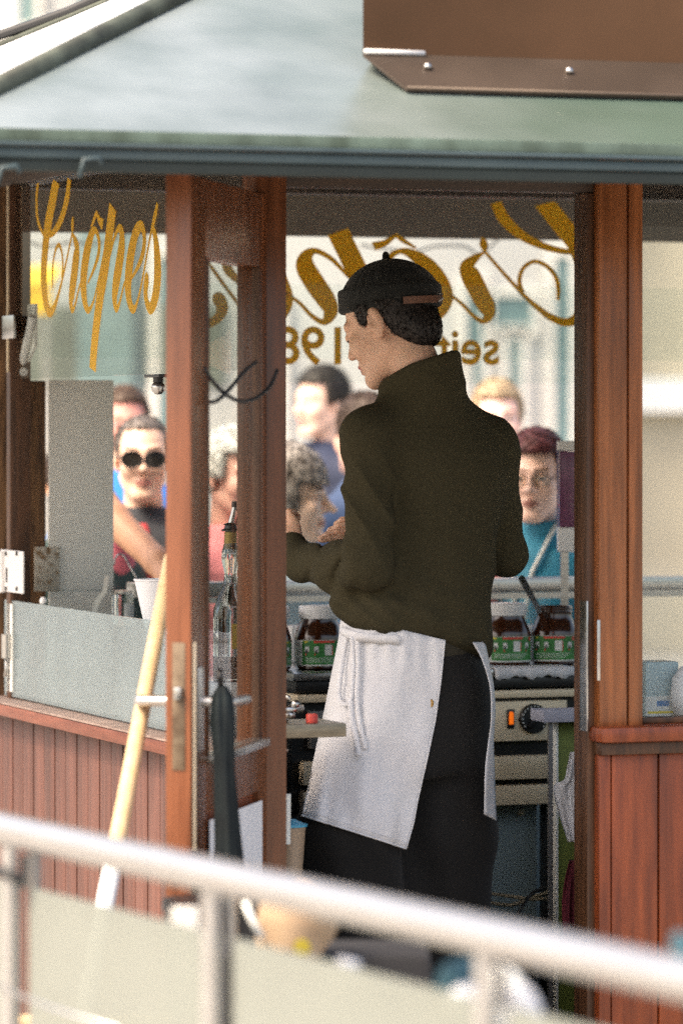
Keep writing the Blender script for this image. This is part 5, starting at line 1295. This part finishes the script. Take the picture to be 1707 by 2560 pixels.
# 7 red haired woman with glasses
w7 = bystander(1338, 1192, 12.1, -12, 3, 'woman with short dark red hair and glasses in a teal rain jacket', (.80, .54, .45), mat('dark_red_hair', (.06, .014, .016), .6, var=.4, scale=60, col2=(.13, .030, .032)), lambda q: hcap(q, .014, .052, -.045, top=.010), jac('teal_rain_jacket', (.012, .20, .32), .5, col2=(.02, .27, .42)), den, byaw=-24, collar=1, lips=(.40, .17, .14))
specs(w7[2], w7[1], w7[6], w7[0], glass('spectacle_glass', (.90, .88, .84)), mat('dark_spectacle_frame', (.06, .04, .035), .3), .027, .020)
def onbody(W_, pts): return [Vector(toW(W_[3], W_[4], p))-Vector(W_[6]) for p in pts]
MB().tube(onbody(w7, [(-.06, -.11, 1.42), (-.09, -.135, 1.32), (-.115, -.140, 1.20), (-.14, -.135, 1.05), (-.15, -.12, .92)]), .030, 8).obj('bag_strap', mat('red_strap', (.42, .03, .03), .7), w7[0], smooth=True)
for sg_ in (-1, 1):
    MB().tube(onbody(w7, [(sg_*.088, -.02, 1.505), (sg_*.07, -.075, 1.45), (sg_*.03, -.125, 1.34), (sg_*.012, -.143, 1.20)]), .006, 6).obj('piping', M['greypanel'], w7[5], smooth=True)
# 8 customer hidden behind the grey panel, reaching in with one arm
e8 = bystander(196, 1215, 12.0, 30, 8, 'customer in dark green behind the grey panel, bare arm reaching to the paper cup', (.50, .27, .17), mat('brown_hair_c', (.05, .03, .02), .6), lambda q: hcap(q, .012, .05, -.06), jac('dark_green_cardigan', (.012, .035, .032)), blk, byaw=30)
a_, b_, c_ = P(215, 1200, 11.95), P(285, 1300, 11.80), P(425, 1452, 11.55)
og = e8[6]
Mh = hframe(tuple(c_-b_), (.3, -1, .4))
def arm8(p):
    d = cone(p, a_, b_, .048, .046); d = smin(d, cone(p, b_, P(395, 1405, 11.62), .045, .036), .02); d = smin(d, cone(p, P(395, 1405, 11.62), c_, .036, .030), .02)
    return smin(d, hand_sdf(p, Mh, tuple(c_), curl=(.5, .55, .6, .7)), .01)
smesh('bare_arm', [surf(arm8, (a_[0]-.08, 11.3, 1.0), (c_[0]+.25, 12.1, a_[2]+.08), .0045)], mat('tanned_skin', (.48, .25, .15), .5, var=.08, scale=30), e8[0], og)
o = MB().tube([tuple(x-Vector(og)) for x in (P(262, 1360, 11.9), P(290, 1385, 11.88), P(318, 1420, 11.9))], [.03, .04, .03], 10).obj('pink_scarf', mat('pink_scarf', (.62, .15, .2), .9), e8[0], smooth=True)

# ------------------------------------------------------------------ background
def bld(name, X0, X1, Y0, z1, m, label, depth=8):
    o = empty(name, ((X0+X1)/2, Y0, 0), label, 'building')
    B(X0-(X0+X1)/2, X1-(X0+X1)/2, 0, depth, 0, z1, c=0).obj('wall', m, o); return o, (X0+X1)/2
M['plaster'] = mat('cream_plaster', (.52, .525, .51), .85, var=.08, scale=.8)
M['plaster_w'] = mat('white_plaster', (.78, .78, .78), .85, var=.03, scale=.8)
M['plaster_t'] = mat('tan_plaster', (.50, .44, .34), .85, var=.08, scale=1.2)
M['winglass'] = mat('teal_window_glass', (.16, .26, .27), .2, var=.1, scale=2)
M['stone_trim'] = mat('light_stone_trim', (.80, .76, .70), .8, var=.05)
YB = 30.0
def Xb(px, Y=YB): return (px-CX)/FPX*Y
def Zb(py, Y=YB): return CAMH-(py-HOR)/FPX*Y
o1, cx1 = bld('town_building', -6.5, Xb(1500), YB, 9, M['plaster'], 'pale cream building with tall teal windows filling the background')
def win(o, cx_, px0, px1, py0, py1, name='window', Y=YB, m=None):
    x0, x1, z0, z1 = Xb(px0, Y)-cx_, Xb(px1, Y)-cx_, Zb(py1, Y), Zb(py0, Y)
    f = MB().box(x0-.05, x0, -.05, -.001, z0-.05, z1+.05).box(x1, x1+.05, -.05, -.001, z0-.05, z1+.05).box(x0, x1, -.05, -.001, z1, z1+.05).box(x0, x1, -.05, -.001, z0-.05, z0).obj(name, M['stone_trim'], o)
    B(x0, x1, -.02, -.0015, z0, z1, c=0).obj('pane', m or M['winglass'], f); return f
for a in ((1165, 1205, 700, 1040), (1270, 1300, 830, 1090), (1232, 1330, 740, 822), (1385, 1425, 640, 1330), (1140, 1160, 880, 1200), (640, 700, 760, 1100), (395, 440, 640, 1150), (30, 90, -60, 60)):
    win(o1, cx1, *a)
for (pa, pb) in ((350, 372), (1120, 1128)): B(Xb(-1000)-cx1, Xb(1500)-cx1, -.12, -.001, Zb(pb), Zb(pa), c=0).obj('string_course', M['stone_trim'], o1)
B(Xb(-1000)-cx1, Xb(560)-cx1, -.03, -.0012, Zb(965), Zb(765), c=0).obj('shop_band', mat('grey_green_shop_band', (.17, .19, .16), .7), o1)
o2, cx2 = bld('town_building', Xb(1502), Xb(1502)+7, YB+.3, 9, M['plaster_t'], 'tan plastered building behind the right hand window')
B(Xb(1520)-cx2, Xb(2600)-cx2, -.15, -.001, Zb(1030), Zb(945), c=0).obj('string_course', M['plaster_w'], o2)
win(o2, cx2, 1790, 1900, 1080, 1500, Y=YB+.3, m=mat('beige_blind', (.45, .38, .30), .7))
# grey tower edge and teal roof piece at the top left of the picture
o3, cx3 = bld('town_building', Xb(195, 26), Xb(330, 26), 26, 8, mat('teal_painted_facade', (.17, .25, .25), .7), 'narrow teal fronted building at the top left', depth=2)
# a pale drainpipe, a dark one
for px, m_, lb in ((32, 'greypanel', 'pale drainpipe on the cream facade at the top left'),):
    X = Xb(px, 29.6); o = MB().tube([(0, 0, 0), (0, 0, 7.5)], .06, 12).obj('drainpipe', M[m_], None, smooth='auto', loc=(X, 29.6, 0)); o['label'] = lb; o['category'] = 'drainpipe'
# yellow awning on the left
ax0, ax1 = Xb(-120, 24), Xb(128, 24); az1, az0 = Zb(712, 24), Zb(785, 24)
AWN = empty('awning', ((ax0+ax1)/2, 24, az0), 'golden yellow shop awning seen through the left upper pane', 'awning')
hw = (ax1-ax0)/2; H_ = az1-az0
MB().prism([(0, H_), (.9, H_+.14), (.9, H_+.12), (.02, H_-.02)], -hw, hw, 'x').obj('canopy', mat('yellow_canvas', (.80, .50, .03), .8), AWN)
B(-hw, hw, 0, .02, 0, H_-.021, c=0).obj('valance', mat('yellow_canvas_b', (.75, .45, .02), .8), AWN)
for x_ in (-hw+.03, hw-.03): MB().tube([(x_, .06, -az0), (x_, .06, H_-.03)], .02, 8).obj('pole', M['steel'], AWN)
# festoon wires sagging outside
for pts, lb in (([(30, 592, 14), (95, 612, 14), (118, 617, 14), (180, 606, 14), (235, 610, 14), (300, 592, 14), (345, 560, 14)], 'thin black festoon wire sagging behind the left upper pane'),
                ([(900, 612, 14), (960, 622, 14), (1040, 628, 14), (1085, 616, 14), (1160, 616, 14), (1200, 636, 14), (1260, 590, 14), (1330, 604, 14), (1370, 590, 14), (1440, 600, 14)], 'thin black festoon wire looping behind the far upper pane')):
    c0 = P(*pts[0]); A = smooth_pts([tuple(P(*q)-c0) for q in pts], 6)
    o = MB().tube([tuple(a) for a in A], .004, 6).obj('festoon_wire', M['cable'], None, smooth=True, loc=c0); o['label'] = lb; o['category'] = 'wire'

# ------------------------------------------------------------------ the railing in front
RA, RB = Vector((-.528, 6.6, .995)), Vector((.384, 4.8, .995)); rd = (RB-RA).normalized()
RE0, RE1 = RA-rd*1.2, RB+rd*1.2
RL = empty('railing', (RA.x, RA.y, 0), 'brushed steel handrail with frosted glass panels running down to the right in the foreground', 'railing', rotz=math.atan2(rd.y, rd.x))
LR = (RB-RA).length
def ra(px):
    a = (px-CX)/FPX; t = (a*RA.y-RA.x)/(rd.x-a*rd.y); return t
MB().tube([(-1.2, 0, .995), (LR+1.2, 0, .995)], .0245, 32).obj('handrail', M['rail'], RL, smooth='auto')
tp = [ra(25), ra(527), ra(1210)]; sp = (tp[2]-tp[0])/2
tp = [tp[0]-sp*1.02]+tp+[tp[2]+sp]
for t in tp:
    MB().tube([(t, 0, 0), (t, 0, .972)], .0125, 20).obj('post', M['rail'], RL, smooth='auto')
    MB().lathe([(.03, 0), (.03, .006), (.0135, .008)], 20, c=(t, 0, 0)).obj('post_foot', M['rail'], RL, smooth='auto')
    MB().tube([(t, .026, .905), (t, .026, .955)], .008, 8).obj('glass_clamp', M['steel_dull'], RL, smooth='auto')
for i in range(len(tp)-1):
    B(tp[i]+.028, tp[i+1]-.026, .020, .030, .10, .908, c=.001).obj('glass_panel', M['glass_milk'], RL)
for t in (ra(468),):
    o = MB().box(-.02, .02, -.012, .012, 0, .90, .003).obj('spare_post', M['stone_trim'] if 'stone_trim' in M else M['white'], None, smooth='auto', loc=P(462, 2330, 6.35)*1.0); o.location.z = 0; o['label'] = 'pale flat post standing close behind the left frosted glass panel'; o['category'] = 'post'
t0 = tp[1]
MB().tube([(t0-.07, -.014, .930), (t0-.02, -.016, .933), (t0+.02, -.015, .931), (t0+.045, .0, .924)], .0085, 8).obj('cable_tie', M['cable'], RL, smooth=True)
MB().tube([(t0+.030, .03, .88), (t0+.030, .03, .968)], .011, 10).obj('dark_stub', M['steel_dull'], RL, smooth='auto')
w0, w1_ = P(-40, 2452, 6.45), P(300, 2575, 6.0)
o = MB().tube([(0, 0, 0), tuple((w1_-w0)*.5+Vector((0, 0, -.004))), tuple(w1_-w0)], .0032, 8).obj('tension_wire', M['rail'], None, smooth=True, loc=w0); o['label'] = 'thin pale wire running down in front of the left frosted panel'; o['category'] = 'wire'
# tan bag / pushchair hood behind the rail
BG = empty('canvas_bag', (P(745, 2400, 7.0)[0], 7.0, 0), 'tan domed canvas bag with yellow tag behind the handrail', 'bag')
cb0 = P(738, 2300, 7.0)
def bag(p):
    x, y, z = p[0]-cb0[0], p[1]-cb0[1], p[2]-cb0[2]
    d = smin(ell((x, y, z), (.005, 0, .010), (.068, .07, .060)), ell((x, y, z), (-.008, 0, -.045), (.050, .06, .045)), .04)
    return d+.002*np.sin(x*90+z*50)
og = (BG.location.x, 7.0, 0)
lo = tuple(np.array(cb0)-.12); hi = tuple(np.array(cb0)+.12)
smesh('canvas_body', [surf(bag, lo, hi, .005)], mat('tan_canvas', (.36, .24, .15), .9, var=.1, scale=20, col2=(.44, .32, .21)), BG, og)
MB().tube([tuple(P(*q)-Vector(og)) for q in ((612, 2255, 6.95), (630, 2300, 6.94), (655, 2345, 6.94))], .006, 8).obj('piping', M['greypanel'], BG, smooth=True)
MB().lathe([(0, 0), (.014, .0), (.014, .004), (0, .005)], 14).xf(Matrix.Translation(P(755, 2368, 6.93)-Vector(og)) @ Matrix.Rotation(R(90), 4, 'X')).obj('yellow_tag', mat('yellow_tag', (.30, .24, .02), .6), BG, smooth='auto')
MB().box(-.14, .22, .03, .25, .02, cb0[2]-.06, .02).obj('dark_base', blk, BG, smooth='auto')
MB().tube([tuple(P(*q)-Vector(og)) for q in ((574, 2245, 6.9), (578, 2350, 6.9))], .010, 10).obj('frame_tube', M['steel'], BG, smooth='auto')
# white and teal carrier bags tied at the third post
for pts, r, nm, m_, lb, ct in (
    ([(1150, 2535, 5.35), (1160, 2505, 5.35), (1190, 2500, 5.33)], [.018, .022, .018], 'carrier_bag', 'paper', 'small white knotted bag at the foot of the right post', 'bag'),
    ([(1285, 2470, 5.3), (1305, 2515, 5.3), (1320, 2600, 5.3)], [.014, .022, .026], 'carrier_bag', 'paper', 'long white bag hanging to the right of the right post', 'bag'),
    ([(1120, 2490, 5.4), (1140, 2450, 5.4), (1175, 2435, 5.38)], [.018, .026, .022], 'cloth_bundle', 'teal', 'dark teal cloth bundle to the left of the right post', 'cloth'),
    ([(1220, 2440, 5.42), (1250, 2480, 5.42), (1255, 2600, 5.42)], [.02, .034, .04], 'cloth_bundle', 'greypanel', 'pale grey cloth bundle behind the right post', 'cloth'),
    ([(868, 2440, 5.75), (872, 2400, 5.75), (862, 2470, 5.75)], [.012, .016, .016], 'carrier_bag', 'paper', 'white rounded tip above the glass edge right of the tan bag', 'bag'),
    ([(1690, 2330, 5.2), (1705, 2370, 5.2), (1720, 2420, 5.2)], [.006, .016, .02], 'cloth_bundle', 'teal', 'dark teal cloth at the far right behind the handrail', 'cloth')):
    c0 = P(*pts[0]); A = smooth_pts([tuple(P(*q)-c0) for q in pts], 5); rr = list(np.interp(np.linspace(0, 1, len(A)), np.linspace(0, 1, len(r)), r))
    o = MB().tube([tuple(a) for a in A], [a*(1 if 0 < i < len(A)-1 else .5) for i, a in enumerate(rr)], 14).obj(nm, mat('dark_teal_cloth', (.03, .09, .12), .9) if m_ == 'teal' else M[m_], None, smooth=True, loc=c0); o['label'] = lb; o['category'] = ct
